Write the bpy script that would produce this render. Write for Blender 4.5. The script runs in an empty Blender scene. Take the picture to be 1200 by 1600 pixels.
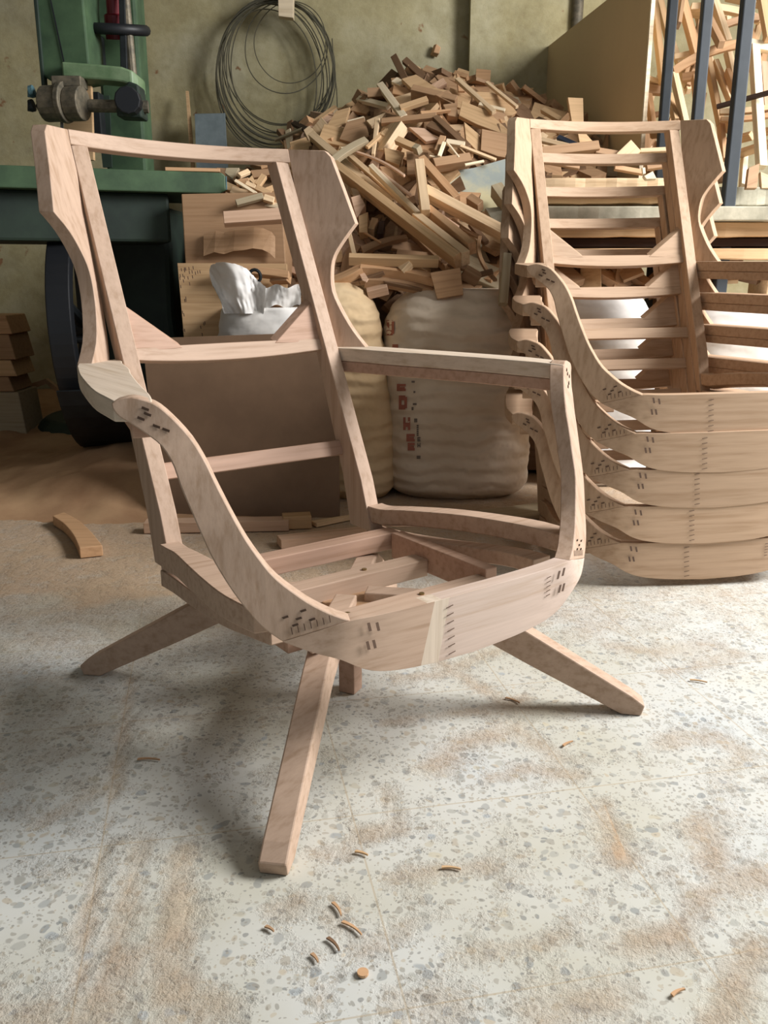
import bpy, bmesh, math, random
from mathutils import Vector, Matrix, noise
random.seed(7)
SC = bpy.context.scene
COL = SC.collection
# ------------------------------------------------------------------ camera
PITCH = math.radians(15.415); CAMH = 0.70; FPX = 1360.0
cam_d = bpy.data.cameras.new('camera'); cam = bpy.data.objects.new('camera', cam_d); COL.objects.link(cam)
cam.location = (0, 0, CAMH); cam.rotation_euler = (math.radians(90) - PITCH, 0, 0)
cam_d.sensor_fit = 'VERTICAL'; cam_d.sensor_height = 32.0; cam_d.lens = FPX / 1600 * 32.0
cam_d.clip_start = 0.02
SC.camera = cam
# ------------------------------------------------------------------ exposure, world, daylight, added fill
SC.view_settings.view_transform = 'Standard'; SC.view_settings.look = 'None'
SC.view_settings.exposure = 0.12; SC.view_settings.gamma = 1.0; SC.view_settings.use_curve_mapping = False
world = bpy.data.worlds.new('daylight'); SC.world = world; world.use_nodes = True
bg = world.node_tree.nodes['Background']
bg.inputs[0].default_value = (0.80, 0.90, 1.0, 1); bg.inputs[1].default_value = 0.25
def area(name, loc, aim, sx, sy, power, col):
    d = bpy.data.lights.new(name, 'AREA'); d.shape = 'RECTANGLE'; d.size = sx; d.size_y = sy
    d.energy = power; d.color = col
    o = bpy.data.objects.new(name, d); COL.objects.link(o); o.location = loc
    o.rotation_euler = (Vector(aim) - Vector(loc)).to_track_quat('-Z', 'Y').to_euler()
    return o
area('daylight_right_window', (2.9, 1.62, 2.25), (0.0, 1.45, 0.2), 1.5, 1.5, 235, (1.0, 0.99, 0.975))
area('overhead_fill', (0.6, -0.5, 3.15), (0.4, 0.6, 0.0), 2.2, 1.2, 10, (0.86, 0.94, 1.0))  # fill lamp added to brighten the floor; the ceiling has no opening here

# ------------------------------------------------------------------ helpers
def lin(c):
    return tuple(((v/255.0)/12.92 if v/255.0 <= 0.04045 else ((v/255.0+0.055)/1.055)**2.4) for v in c)
def link(o, parent=None):
    COL.objects.link(o)
    if parent is not None: o.parent = parent
    return o
def tag(o, label=None, cat=None, group=None, kind=None):
    if label: o['label'] = label
    if cat: o['category'] = cat
    if group: o['group'] = group
    if kind: o['kind'] = kind
    return o
def empty(name, loc=(0,0,0), rz=0.0, **k):
    o = bpy.data.objects.new(name, None); o.empty_display_size = 0.05
    COL.objects.link(o); o.location = loc; o.rotation_euler = (0,0,rz)
    return tag(o, **k)
CF = Vector((0, math.cos(PITCH), -math.sin(PITCH))); CU = Vector((0, math.sin(PITCH), math.cos(PITCH)))
CAM = Vector((0,0,CAMH))
def ray(px, py): return CF + Vector((1,0,0))*((px-600)/FPX) - CU*((py-800)/FPX)
def at(px, py, Y):
    r = ray(px, py); return CAM + r*(Y/r.y)
def ground(px, py, z=0.0):
    r = ray(px, py); return CAM + r*((z-CAMH)/r.z)

class MB:
    def __init__(s): s.v = []; s.f = []; s.mi = []
    def add(s, vs, fs, mi=0):
        b = len(s.v); s.v += [tuple(p) for p in vs]
        for f in fs: s.f.append(tuple(b+i for i in f)); s.mi.append(mi)
    def box(s, c, size, rot=None, mi=0):
        c = Vector(c); hx, hy, hz = size[0]/2, size[1]/2, size[2]/2
        vs = [Vector((x,y,z)) for z in (-hz,hz) for x,y in ((-hx,-hy),(hx,-hy),(hx,hy),(-hx,hy))]
        if rot is not None: vs = [rot @ v for v in vs]
        s.add([c+v for v in vs], [(3,2,1,0),(4,5,6,7),(0,1,5,4),(1,2,6,5),(2,3,7,6),(3,0,4,7)], mi)
    def loft(s, secs, mi=0, closed=False):
        n = len(secs[0]); vs = [p for sec in secs for p in sec]; fs = []
        m = len(secs)
        for i in range(m if closed else m-1):
            a = i*n; b = ((i+1) % m)*n
            for j in range(n):
                k = (j+1) % n; fs.append((a+j, a+k, b+k, b+j))
        if not closed:
            fs.append(tuple(range(n-1,-1,-1))); fs.append(tuple((m-1)*n+j for j in range(n)))
        s.add(vs, fs, mi)
    def prism(s, poly, off, mi=0):
        off = Vector(off); n = len(poly)
        s.loft([[Vector(p) for p in poly], [Vector(p)+off for p in poly]], mi)
    def tube(s, path, r, n=8, mi=0, closed=False):
        path = [Vector(p) for p in path]; secs = []; m = len(path); up = None
        for i, p in enumerate(path):
            a = path[(i-1) % m] if (i > 0 or closed) else p; b = path[(i+1) % m] if (i < m-1 or closed) else p
            t = (b-a).normalized()
            if up is None: up = Vector((0,0,1)) if abs(t.z) < 0.9 else Vector((1,0,0))
            x = up.cross(t).normalized(); y = t.cross(x).normalized(); up = y
            rr = r[i] if isinstance(r, (list,tuple)) else r
            secs.append([p + (x*math.cos(2*math.pi*j/n) + y*math.sin(2*math.pi*j/n))*rr for j in range(n)])
        s.loft(secs, mi, closed)
    def disc(s, c, axis, r, h, n=24, mi=0):
        c = Vector(c); a = Vector(axis).normalized(); s.tube([c-a*h/2, c+a*h/2], r, n, mi)
    def build(s, name, mat, parent=None, bevel=0.0, smooth=False, seg=2, auto=False):
        me = bpy.data.meshes.new(name); me.from_pydata(s.v, [], s.f)
        mats = mat if isinstance(mat, (list,tuple)) else [mat]
        for m in mats: me.materials.append(m)
        if len(mats) > 1:
            for p, i in zip(me.polygons, s.mi): p.material_index = i
        bm = bmesh.new(); bm.from_mesh(me); bmesh.ops.recalc_face_normals(bm, faces=bm.faces); bm.to_mesh(me); bm.free()
        if smooth:
            for p in me.polygons: p.use_smooth = True
        if auto:
            for p in me.polygons: p.use_smooth = True
            me.set_sharp_from_angle(angle=math.radians(32))
        o = bpy.data.objects.new(name, me); link(o, parent)
        if bevel > 0:
            b = o.modifiers.new('bevel', 'BEVEL'); b.width = bevel; b.segments = seg; b.limit_method = 'ANGLE'; b.angle_limit = math.radians(35)
        return o
def cat(pts, n):
    """Catmull-Rom resample of a polyline to n points (any dimension)."""
    P = [Vector(p) for p in pts]; m = len(P); out = []
    for i in range(n):
        t = i/(n-1)*(m-1); k = min(int(t), m-2); u = t-k
        p0 = P[max(k-1,0)]; p1 = P[k]; p2 = P[k+1]; p3 = P[min(k+2,m-1)]
        out.append(0.5*((2*p1)+(p2-p0)*u+(2*p0-5*p1+4*p2-p3)*u*u+(3*p1-p0-3*p2+p3)*u**3))
    return out
def copy_tree(o, parent=None):
    c = o.copy(); COL.objects.link(c)
    if parent is not None: c.parent = parent
    for ch in list(o.children): copy_tree(ch, c)
    return c

# ------------------------------------------------------------------ materials
def new_mat(name):
    m = bpy.data.materials.new(name); m.use_nodes = True; nt = m.node_tree
    return m, nt, nt.nodes['Principled BSDF']
def N(nt, typ, **k):
    n = nt.nodes.new(typ)
    for a, v in k.items():
        if a == 'inp':
            for kk, vv in v.items(): n.inputs[kk].default_value = vv
        else: setattr(n, a, v)
    return n
def ramp(nt, fac, stops):
    r = nt.nodes.new('ShaderNodeValToRGB'); e = r.color_ramp.elements
    while len(e) < len(stops): e.new(0.5)
    for i, (p, c) in enumerate(stops):
        e[i].position = p; e[i].color = (*c, 1) if len(c) == 3 else c
    nt.links.new(fac, r.inputs[0]); return r.outputs[0]
def mix(nt, fac, a, b, mode='MIX'):
    m = nt.nodes.new('ShaderNodeMix'); m.data_type = 'RGBA'; m.blend_type = mode
    for s, v in ((m.inputs[0], fac), (m.inputs[6], a), (m.inputs[7], b)):
        if isinstance(v, bpy.types.NodeSocket): nt.links.new(v, s)
        elif isinstance(v, (int,float)): s.default_value = v
        else: s.default_value = (*v, 1)
    return m.outputs[2]
def bump(nt, h, bsdf, strength=0.3, dist=0.002):
    b = nt.nodes.new('ShaderNodeBump'); b.inputs['Strength'].default_value = strength; b.inputs['Distance'].default_value = dist
    nt.links.new(h, b.inputs['Height']); nt.links.new(b.outputs[0], bsdf.inputs['Normal'])
def wood(name, base, axis='z', dark=0.80, rough=0.62, vary=0.12, knots=0.0):
    m, nt, bs = new_mat(name); L = nt.links
    tc = N(nt, 'ShaderNodeTexCoord'); mp = N(nt, 'ShaderNodeMapping')
    sc = {'x': (3.5, 90, 90), 'y': (90, 3.5, 90), 'z': (90, 90, 3.5)}[axis]
    mp.inputs['Scale'].default_value = sc
    oi = N(nt, 'ShaderNodeObjectInfo'); L.new(tc.outputs['Object'], mp.inputs[0])
    ad = N(nt, 'ShaderNodeVectorMath', operation='ADD'); L.new(mp.outputs[0], ad.inputs[0])
    ml = N(nt, 'ShaderNodeMath', operation='MULTIPLY', inp={1: 50.0}); L.new(oi.outputs['Random'], ml.inputs[0]); L.new(ml.outputs[0], ad.inputs[1])
    n1 = N(nt, 'ShaderNodeTexNoise', inp={'Scale': 1.0, 'Detail': 5.0, 'Roughness': 0.6}); L.new(ad.outputs[0], n1.inputs['Vector'])
    n2 = N(nt, 'ShaderNodeTexNoise', inp={'Scale': 6.0, 'Detail': 3.0}); L.new(tc.outputs['Object'], n2.inputs['Vector'])
    n3 = N(nt, 'ShaderNodeTexNoise', inp={'Scale': 4.5, 'Detail': 2.0}); L.new(ad.outputs[0], n3.inputs['Vector'])
    b = lin(base); d = tuple(v*dark*f for v, f in zip(b, (1.0, 0.94, 0.86)))
    c = ramp(nt, n1.outputs[0], [(0.30, d), (0.50, b), (0.72, tuple(min(1, v*1.10) for v in b))])
    f = ramp(nt, n3.outputs[0], [(0.40, (0.93,0.91,0.89)), (0.55, (1,1,1))])
    c = mix(nt, 0.3, c, mix(nt, 1.0, c, f, 'MULTIPLY'))
    s = ramp(nt, n2.outputs[0], [(0.35, (0.94,0.91,0.89)), (0.60, (1.03,1.02,1.0))])
    c = mix(nt, 0.35, c, mix(nt, 1.0, c, s, 'MULTIPLY'))
    hv = N(nt, 'ShaderNodeHueSaturation'); L.new(c, hv.inputs['Color'])
    mr = N(nt, 'ShaderNodeMapRange', inp={3: 1-vary, 4: 1+vary}); L.new(oi.outputs['Random'], mr.inputs[0]); L.new(mr.outputs[0], hv.inputs['Value'])
    L.new(hv.outputs[0], bs.inputs['Base Color']); bs.inputs['Roughness'].default_value = rough
    bs.inputs['Specular IOR Level'].default_value = 0.3
    bump(nt, n1.outputs[0], bs, 0.25, 0.0012)
    return m
def plain(name, base, rough=0.6, metal=0.0, blotch=0.15, scale=12.0, bmp=0.1, second=None, spec=0.4, thr=(0.35,0.65)):
    m, nt, bs = new_mat(name); tc = N(nt, 'ShaderNodeTexCoord')
    n1 = N(nt, 'ShaderNodeTexNoise', inp={'Scale': scale, 'Detail': 6.0, 'Roughness': 0.65}); nt.links.new(tc.outputs['Object'], n1.inputs['Vector'])
    b = lin(base); d = lin(second) if second else tuple(v*(1-blotch) for v in b)
    c = ramp(nt, n1.outputs[0], [(thr[0], d), (thr[1], b)])
    nt.links.new(c, bs.inputs['Base Color']); bs.inputs['Roughness'].default_value = rough; bs.inputs['Metallic'].default_value = metal
    bs.inputs['Specular IOR Level'].default_value = spec
    if bmp: bump(nt, n1.outputs[0], bs, bmp, 0.004)
    return m
BEECH = (184, 158, 138)
M = {}
M['beech_x'] = wood('beech grain x', BEECH, 'x', vary=0.03); M['beech_y'] = wood('beech grain y', BEECH, 'y', vary=0.03); M['beech_z'] = wood('beech grain z', BEECH, 'z', vary=0.03)
M['beech_pink'] = wood('pink beech', (180, 148, 128), 'x', vary=0.04)
M['beech_light'] = wood('pale beech', (206, 190, 172), 'z', vary=0.03)
M['beech_pale_y'] = wood('pale beech y', (206, 190, 172), 'y', vary=.02)
M['beech_fleck'] = wood('pinkish flecked beech', (196, 176, 163), 'x', vary=0.02, dark=.86)
M['s_beech_x'] = wood('stack beech x', (184, 156, 130), 'x', vary=0.07); M['s_beech_z'] = wood('stack beech z', (184, 156, 130), 'z', vary=0.07)
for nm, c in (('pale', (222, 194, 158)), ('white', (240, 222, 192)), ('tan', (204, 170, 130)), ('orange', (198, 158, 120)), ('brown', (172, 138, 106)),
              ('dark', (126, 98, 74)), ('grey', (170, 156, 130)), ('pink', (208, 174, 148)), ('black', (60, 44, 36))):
    M[nm] = wood(nm+' offcut wood', c, 'x', vary=0.10)  # brown: own wood colour on some pieces, painted-in shade on others
M['staple'] = plain('dark staple', (96, 74, 60), 0.5, blotch=0.1, bmp=0)
M['screw'] = plain('brass screw', (150, 130, 90), 0.35, 0.8, bmp=0)

def floor_mat():
    m, nt, bs = new_mat('terrazzo with sawdust'); L = nt.links
    tc = N(nt, 'ShaderNodeTexCoord'); O_ = tc.outputs['Object']
    wn = N(nt, 'ShaderNodeTexNoise', inp={'Scale': 30.0, 'Detail': 2.0}); L.new(O_, wn.inputs['Vector'])
    wv = N(nt, 'ShaderNodeVectorMath', operation='SCALE', inp={3: 0.022}); L.new(wn.outputs['Color'], wv.inputs[0])
    wa = N(nt, 'ShaderNodeVectorMath', operation='ADD'); L.new(O_, wa.inputs[0]); L.new(wv.outputs[0], wa.inputs[1])
    big = N(nt, 'ShaderNodeTexNoise', inp={'Scale': 2.5, 'Detail': 4.0}); L.new(O_, big.inputs['Vector'])
    base = ramp(nt, big.outputs[0], [(0.30, lin((186, 182, 164))), (0.55, lin((202, 202, 196))), (0.75, lin((196, 201, 202)))])
    col = base
    for sc, rad, lo, cols in ((66, 0.44, 0.60, ((150,152,150),(176,174,162),(120,126,130),(186,170,144))),
                              (125, 0.42, 0.62, ((130,128,120),(168,160,146),(108,112,114),(190,178,156))),
                              (40, 0.30, 0.78, ((160,170,178),(140,146,150),(196,186,160),(150,150,146))),
                              (230, 0.40, 0.70, ((150,144,132),(120,118,112),(180,168,146),(140,136,130)))):
        v = N(nt, 'ShaderNodeTexVoronoi', inp={'Scale': float(sc)}); L.new(wa.outputs[0], v.inputs['Vector'])
        sp = N(nt, 'ShaderNodeSeparateColor'); L.new(v.outputs['Color'], sp.inputs[0])
        g1 = N(nt, 'ShaderNodeMath', operation='GREATER_THAN', inp={1: lo}); L.new(sp.outputs[0], g1.inputs[0])
        mr = N(nt, 'ShaderNodeMapRange', inp={1: rad, 2: rad-0.08, 3: 0.0, 4: 1.0}); L.new(v.outputs['Distance'], mr.inputs[0])
        mu = N(nt, 'ShaderNodeMath', operation='MULTIPLY'); L.new(g1.outputs[0], mu.inputs[0]); L.new(mr.outputs[0], mu.inputs[1])
        mu2 = N(nt, 'ShaderNodeMath', operation='MULTIPLY', inp={1: 0.62}); L.new(mu.outputs[0], mu2.inputs[0])
        cc = ramp(nt, sp.outputs[1], [(0.0, lin(cols[0])), (0.33, lin(cols[1])), (0.66, lin(cols[2])), (1.0, lin(cols[3]))])
        col = mix(nt, mu2.outputs[0], col, cc)
    # tile joints
    sx = N(nt, 'ShaderNodeSeparateXYZ')
    mpj = N(nt, 'ShaderNodeMapping'); mpj.inputs['Rotation'].default_value = (0,0,math.radians(JROT)); mpj.inputs['Location'].default_value = (JX, JY, 0)
    L.new(O_, mpj.inputs[0]); L.new(mpj.outputs[0], sx.inputs[0])
    js = []
    for k in (0, 1):
        d = N(nt, 'ShaderNodeMath', operation='DIVIDE', inp={1: JS}); L.new(sx.outputs[k], d.inputs[0])
        fr = N(nt, 'ShaderNodeMath', operation='FRACT'); L.new(d.outputs[0], fr.inputs[0])
        s2 = N(nt, 'ShaderNodeMath', operation='SUBTRACT', inp={1: 0.5}); L.new(fr.outputs[0], s2.inputs[0])
        ab = N(nt, 'ShaderNodeMath', operation='ABSOLUTE'); L.new(s2.outputs[0], ab.inputs[0])
        ma = N(nt, 'ShaderNodeMapRange', inp={1: 0.495, 2: 0.498}); L.new(ab.outputs[0], ma.inputs[0]); js.append(ma.outputs[0])
    mx = N(nt, 'ShaderNodeMath', operation='MAXIMUM'); L.new(js[0], mx.inputs[0]); L.new(js[1], mx.inputs[1])
    mj = N(nt, 'ShaderNodeMath', operation='MULTIPLY', inp={1: 0.6}); L.new(mx.outputs[0], mj.inputs[0])
    col = mix(nt, mj.outputs[0], col, lin((176, 160, 134)))
    # grime and sawdust
    at_ = N(nt, 'ShaderNodeAttribute', attribute_name='dust')
    fn = N(nt, 'ShaderNodeTexNoise', inp={'Scale': 16.0, 'Detail': 8.0, 'Roughness': 0.75}); L.new(O_, fn.inputs['Vector'])
    f1 = N(nt, 'ShaderNodeMath', operation='SUBTRACT', inp={1: 0.5}); L.new(fn.outputs[0], f1.inputs[0])
    f2 = N(nt, 'ShaderNodeMath', operation='MULTIPLY_ADD', inp={1: 1.8}); L.new(f1.outputs[0], f2.inputs[0]); L.new(at_.outputs['Fac'], f2.inputs[2])
    f3 = N(nt, 'ShaderNodeMapRange', inp={1: 0.22, 2: 1.0, 3: 0.0, 4: 0.78}); L.new(f2.outputs[0], f3.inputs[0])
    gr = N(nt, 'ShaderNodeTexNoise', inp={'Scale': 420.0, 'Detail': 2.0}); L.new(O_, gr.inputs['Vector'])
    gr2 = N(nt, 'ShaderNodeTexNoise', inp={'Scale': 5.0, 'Detail': 4.0}); L.new(O_, gr2.inputs['Vector'])
    dc = ramp(nt, gr.outputs[0], [(0.30, lin((144, 122, 102))), (0.50, lin((180, 160, 138))), (0.75, lin((202, 186, 166)))])
    dc = mix(nt, 0.7, dc, ramp(nt, gr2.outputs[0], [(0.35, lin((190, 174, 150))), (0.65, lin((176, 154, 132)))]))
    thick = N(nt, 'ShaderNodeMapRange', inp={1: 0.93, 2: 1.0}); L.new(at_.outputs['Fac'], thick.inputs[0])
    dc = mix(nt, thick.outputs[0], dc, lin((186, 154, 120)))
    col = mix(nt, f3.outputs[0], col, dc)
    L.new(col, bs.inputs['Base Color'])
    rg = N(nt, 'ShaderNodeMapRange', inp={1: 0.0, 2: 0.5, 3: 0.42, 4: 0.9}); L.new(f3.outputs[0], rg.inputs[0]); L.new(rg.outputs[0], bs.inputs['Roughness'])
    bs.inputs['Specular IOR Level'].default_value = 0.35
    hm = N(nt, 'ShaderNodeMath', operation='MULTIPLY'); L.new(fn.outputs[0], hm.inputs[0]); L.new(f3.outputs[0], hm.inputs[1])
    hm2 = N(nt, 'ShaderNodeMath', operation='MULTIPLY_ADD', inp={1: 0.25}); L.new(gr.outputs[0], hm2.inputs[0]); L.new(hm.outputs[0], hm2.inputs[2])
    bump(nt, hm.outputs[0], bs, 0.7, 0.012)
    return m
JROT, JX, JY, JS = -11.5, 0.161, -0.035, 0.322
M['floor'] = floor_mat()

def wall_mat():
    m, nt, bs = new_mat('old limewashed plaster'); L = nt.links
    tc = N(nt, 'ShaderNodeTexCoord'); O_ = tc.outputs['Object']
    a = N(nt, 'ShaderNodeTexNoise', inp={'Scale': 1.3, 'Detail': 7.0, 'Roughness': 0.6}); L.new(O_, a.inputs['Vector'])
    b = N(nt, 'ShaderNodeTexNoise', inp={'Scale': 9.0, 'Detail': 8.0, 'Roughness': 0.7}); L.new(O_, b.inputs['Vector'])
    c = ramp(nt, a.outputs[0], [(0.30, lin((164,158,132))), (0.48, lin((178,168,130))), (0.66, lin((188,182,154)))])
    s = ramp(nt, b.outputs[0], [(0.26, lin((150,118,84))), (0.36, lin((196,190,170))), (0.6, (1,1,1))])
    c = mix(nt, 0.5, c, s, 'MULTIPLY')
    v = N(nt, 'ShaderNodeTexNoise', inp={'Scale': 14.0, 'Detail': 3.0, 'Roughness': 0.5}); L.new(O_, v.inputs['Vector'])
    sp = ramp(nt, v.outputs[0], [(0.70, (0,0,0)), (0.75, (1,1,1))])
    c = mix(nt, sp, c, lin((140,104,72)))
    L.new(c, bs.inputs['Base Color']); bs.inputs['Roughness'].default_value = 0.85
    bump(nt, b.outputs[0], bs, 0.5, 0.01); return m
M['wall'] = wall_mat()
M['ceiling'] = plain('pale ceiling plaster', (120, 114, 102), 0.9)

# ------------------------------------------------------------------ room
WALLY = 4.45
def struct(name, mb, mat, **k):
    o = mb.build(name, mat); o['kind'] = 'structure'; return o
def seg_d(p, a, b):
    ax, ay = a; bx, by = b; dx, dy = bx-ax, by-ay; t = max(0, min(1, ((p[0]-ax)*dx+(p[1]-ay)*dy)/(dx*dx+dy*dy+1e-9)))
    return math.hypot(p[0]-ax-t*dx, p[1]-ay-t*dy)
# sawdust streaks and swept patches on the floor: paths with a width and a density
STREAKS = [([(205,1060),(195,1140),(165,1320),(140,1420),(125,1540)], 0.012, .75), ([(60,1290),(110,1260),(150,1240)], 0.02, .5),
 ([(220,1320),(195,1430),(165,1530),(140,1600)], 0.018, .8), ([(285,1330),(278,1400),(262,1500),(275,1545)], 0.022, .8),
 ([(130,1600),(160,1560),(185,1500)], 0.03, .7), ([(100,1140),(220,1125),(400,1112),(470,1108)], 0.012, .45), ([(300,1600),(330,1575)], 0.03, .6),
 ([(560,1300),(530,1340),(480,1330)], 0.018, .55), ([(600,1240),(620,1290),(560,1310)], 0.02, .6), ([(610,1370),(680,1360),(760,1355)], 0.018, .65),
 ([(680,1200),(720,1160),(810,1140),(870,1180)], 0.03, .75), ([(770,1215),(830,1200),(900,1210)], 0.02, .6), ([(620,1060),(700,1050),(760,1020),(850,1000)], 0.025, .6),
 ([(640,1010),(730,1060),(790,1100),(820,1090)], 0.02, .7), ([(600,1130),(660,1120),(790,1105),(960,1115)], 0.02, .6), ([(945,1260),(965,1310),(970,1340)], 0.02, .85),
 ([(1090,1280),(1110,1340),(1130,1380),(1180,1370)], 0.03, .8), ([(1120,1380),(1080,1420),(1050,1460),(1000,1470)], 0.03, .75), ([(1180,1480),(1140,1560),(1110,1600)], 0.022, .8),
 ([(850,1600),(900,1570),(960,1560)], 0.035, .8), ([(960,1010),(1020,1020),(1110,1010)], 0.04, .6), ([(1040,1050),(1090,1040),(1150,1020)], 0.03, .55),
 ([(1050,1160),(1130,1150),(1160,1180),(1130,1220)], 0.03, .6), ([(640,1440),(560,1490),(520,1440)], 0.02, .45), ([(880,1460),(800,1480),(700,1490)], 0.015, .5),
 ([(0,1580),(60,1590)], 0.04, .6), ([(430,1420),(460,1410)], 0.02, .6), ([(500,1570),(520,1530)], 0.02, .6), ([(620,1560),(700,1580),(640,1620)], 0.03, .5)]
SG = [([tuple(ground(*p)[:2]) for p in path], w, d) for path, w, d in STREAKS]
def dust(x, y):
    n = noise.fractal(Vector((x*2.6, y*2.6, 3.1)), 1.0, 2.0, 5)
    n2 = noise.noise(Vector((x*7, y*7, 9.0)))
    v = 0.10 + 0.28*n
    v += max(0, min(1, (y-1.45)/0.7))*0.66*(1.0 if x < 0.55 else 0.6) + max(0, min(1, (y-2.0)/.35))*.5     # swept against the back of the shop
    v += max(0, min(1, (y-1.15)/0.5))*0.10 + max(0, min(1, (y-1.55)/0.45))*.30*max(0, min(1, (.35-x)/.5))
    v += max(0, min(1, (-x+.25)/0.8))*0.24*max(0, min(1, (y-0.7)/0.8))
    for path, w, d in SG:
        w = w*.62
        if abs(path[0][0]-x) > 1.2 or abs(path[0][1]-y) > 1.2: continue
        dd = min(seg_d((x,y), path[i], path[i+1]) for i in range(len(path)-1)) + n2*w*1.3
        v = max(v, min(.92, d*.9)*(.90*math.exp(-(dd/(w*1.3))**2) + .42*math.exp(-(dd/(w*3.6))**2)))
    return max(0, min(1, v))
fl = MB(); X0, X1, Y0, Y1 = -3.4, 3.2, -3.0, 4.55
xs = [X0 + (X1-X0)*i/44 for i in range(45)]; xs = sorted(set([x for x in xs if not -1.45 < x < 1.25] + [-1.45 + 0.0125*i for i in range(217)]))
ys = [Y0 + 0.2*i for i in range(17)] + [0.42 + 0.0125*i for i in range(190)] + [2.8 + 0.06*i for i in range(30)]
vs = [(x, y, 0.0) for y in ys for x in xs]; nx = len(xs)
dv = [dust(x, y) if y > 0.3 else 0.1 for (x, y, _) in vs]
vs = [(x, y, (-0.0005 + 0.0035*max(0, d-0.62)/0.4*(0.6+0.4*noise.noise(Vector((x*40, y*40, 0)))))) for (x, y, _), d in zip(vs, dv)]
fl.add(vs, [(j*nx+i, j*nx+i+1, (j+1)*nx+i+1, (j+1)*nx+i) for j in range(len(ys)-1) for i in range(nx-1)])
floor = struct('floor', fl, M['floor'])
att = floor.data.attributes.new('dust', 'FLOAT', 'POINT')
att.data.foreach_set('value', dv)
for p in floor.data.polygons: p.use_smooth = True
w = MB(); w.box((0, WALLY+0.1, 1.6), (7.0, 0.2, 3.3)); struct('wall_back', w, M['wall'])
w = MB(); w.box((-3.5, 0.75, 1.6), (0.2, 7.6, 3.3)); struct('wall_left', w, M['ceiling'])
w = MB()   # right wall with a wide doorway
w.box((3.3, 3.5, 1.6), (0.2, 2.1, 3.3)); w.box((3.3, -2.0, 1.6), (0.2, 1.9, 3.3)); w.box((3.3, 0.7, 3.15), (0.2, 3.5, 0.2)); struct('wall_right', w, M['wall'])
w = MB(); w.box((0, 0.75, 3.3), (7.2, 7.8, 0.1)); struct('ceiling', w, M['ceiling'])
# shallow pier on the back wall, and the pipe beside it
pa = at(732, 60, WALLY); pb = at(893, 60, WALLY)
w = MB(); w.box(((pa.x+pb.x)/2, WALLY-0.04, 1.6), (pb.x-pa.x, 0.08, 3.2)); struct('trim_1', w, M['wall'])

# ------------------------------------------------------------------ the wing chair frame (local: x lateral, y = -forward, z up)
def V(x, f, z): return Vector((x, -f, z))
def off(p, dx, df, dz=0): return Vector((p.x+dx, p.y-df, p.z+dz))
def mir(m):
    r = MB(); r.v = [(-x, y, z) for x, y, z in m.v]; r.f = [tuple(reversed(f)) for f in m.f]; r.mi = list(m.mi); return r
WF = [(.280,-.494,.943),(.288,-.483,.930),(.295,-.453,.871),(.305,-.419,.797)]
WF2 = [(.305,-.419,.797),(.281,-.424,.768),(.260,-.433,.733),(.250,-.430,.701),(.248,-.422,.661),(.255,-.400,.621),(.267,-.375,.582),(.287,-.352,.545)]
WB = [(.227,-.553,.947),(.227,-.548,.930),(.225,-.529,.878),(.226,-.506,.805)]
WB2 = [(.226,-.506,.805),(.2295,-.485,.765),(.231,-.470,.733),(.230,-.459,.700),(.229,-.446,.661),(.230,-.431,.621),(.234,-.412,.583),(.24,-.393,.545)]
def wing_mb():
    m = MB(); f = WF[:3] + [tuple(p) for p in cat(WF2, 22)]; b = WB[:3] + [tuple(p) for p in cat(WB2, 22)]
    secs = []
    for p, q in zip(f, b):
        P, Q = V(*p), V(*q); d = (P-Q); nrm = Vector((0.75, 0.66, 0)) if True else d
        t = nrm*0.026
        secs.append([Q, P, P+t, Q+t])
    m.loft(secs); return m
def pf(z): return -.222 - (z-.247)*.486
def post_mb():
    m = MB(); secs = []
    for z in (.20, .30, .55, .80, .921):
        d = .040 + .034*max(0, (.55-z)/.35); x0, x1 = .195, .2255
        f = pf(z) if z > .22 else pf(.22)-.004
        secs.append([V(x0,f,z), V(x1,f,z), V(x1,f-d,z-.0*d), V(x0,f-d,z)])
    m.loft(secs); return m
def rail_mb(x, f0, bow, z0, z1, sag, dep, n=15, tilt=0.45):
    """curved cross rail; bow pushes the middle back, sag lowers the bottom edge in the middle"""
    m = MB(); secs = []
    for i in range(n):
        u = -1 + 2*i/(n-1); k = 1-u*u; X = x*u; f = f0 - bow*k
        zt = z1; zb = z0 - sag*k
        secs.append([V(X, f+(zt-zb)*tilt*0, zt), V(X, f+(zt-zb)*tilt, zb), V(X, f+(zt-zb)*tilt-dep, zb-dep*tilt*0.6), V(X, f-dep, zt-dep*tilt*0.6)])
    m.loft(secs); return m
def corner_mb():
    m = MB(); z0 = .562; pts = [V(.196, -.392, z0), V(.196, pf(.636)-.012, .640), V(.098, -.402, z0+.002)]
    m.prism(pts, (0, .022, .008)); return m
SU = [(.405,.094,.548),(.388,.103,.5525),(.374,.112,.549),(.361,.123,.542),(.347,.137,.525),(.333,.153,.502),(.323,.168,.475),(.317,.182,.449),(.308,.199,.416),(.299,.216,.386),(.288,.229,.361),(.274,.243,.336),(.256,.260,.316),(.238,.275,.300),(.219,.290,.288),(.200,.302,.279)]
SL = [(.409,.094,.546),(.4085,.097,.538),(.403,.102,.529),(.393,.112,.521),(.379,.127,.508),(.368,.141,.495),(.360,.153,.474),(.356,.164,.447),(.350,.177,.418),(.343,.192,.385),(.336,.204,.358),(.323,.220,.324),(.310,.236,.297),(.299,.247,.279),(.288,.256,.267),(.277,.264,.257)]
def front_arm_mb():
    m = MB(); U = cat(SU, 40); Lw = cat(SL, 40); secs = []
    for a, b in zip(U, Lw):
        A, B = V(*a), V(*b); t = Vector((-.45, .89, 0))*.026
        secs.append([A, B, B+t, A+t])
    m.loft(secs); return m
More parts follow.
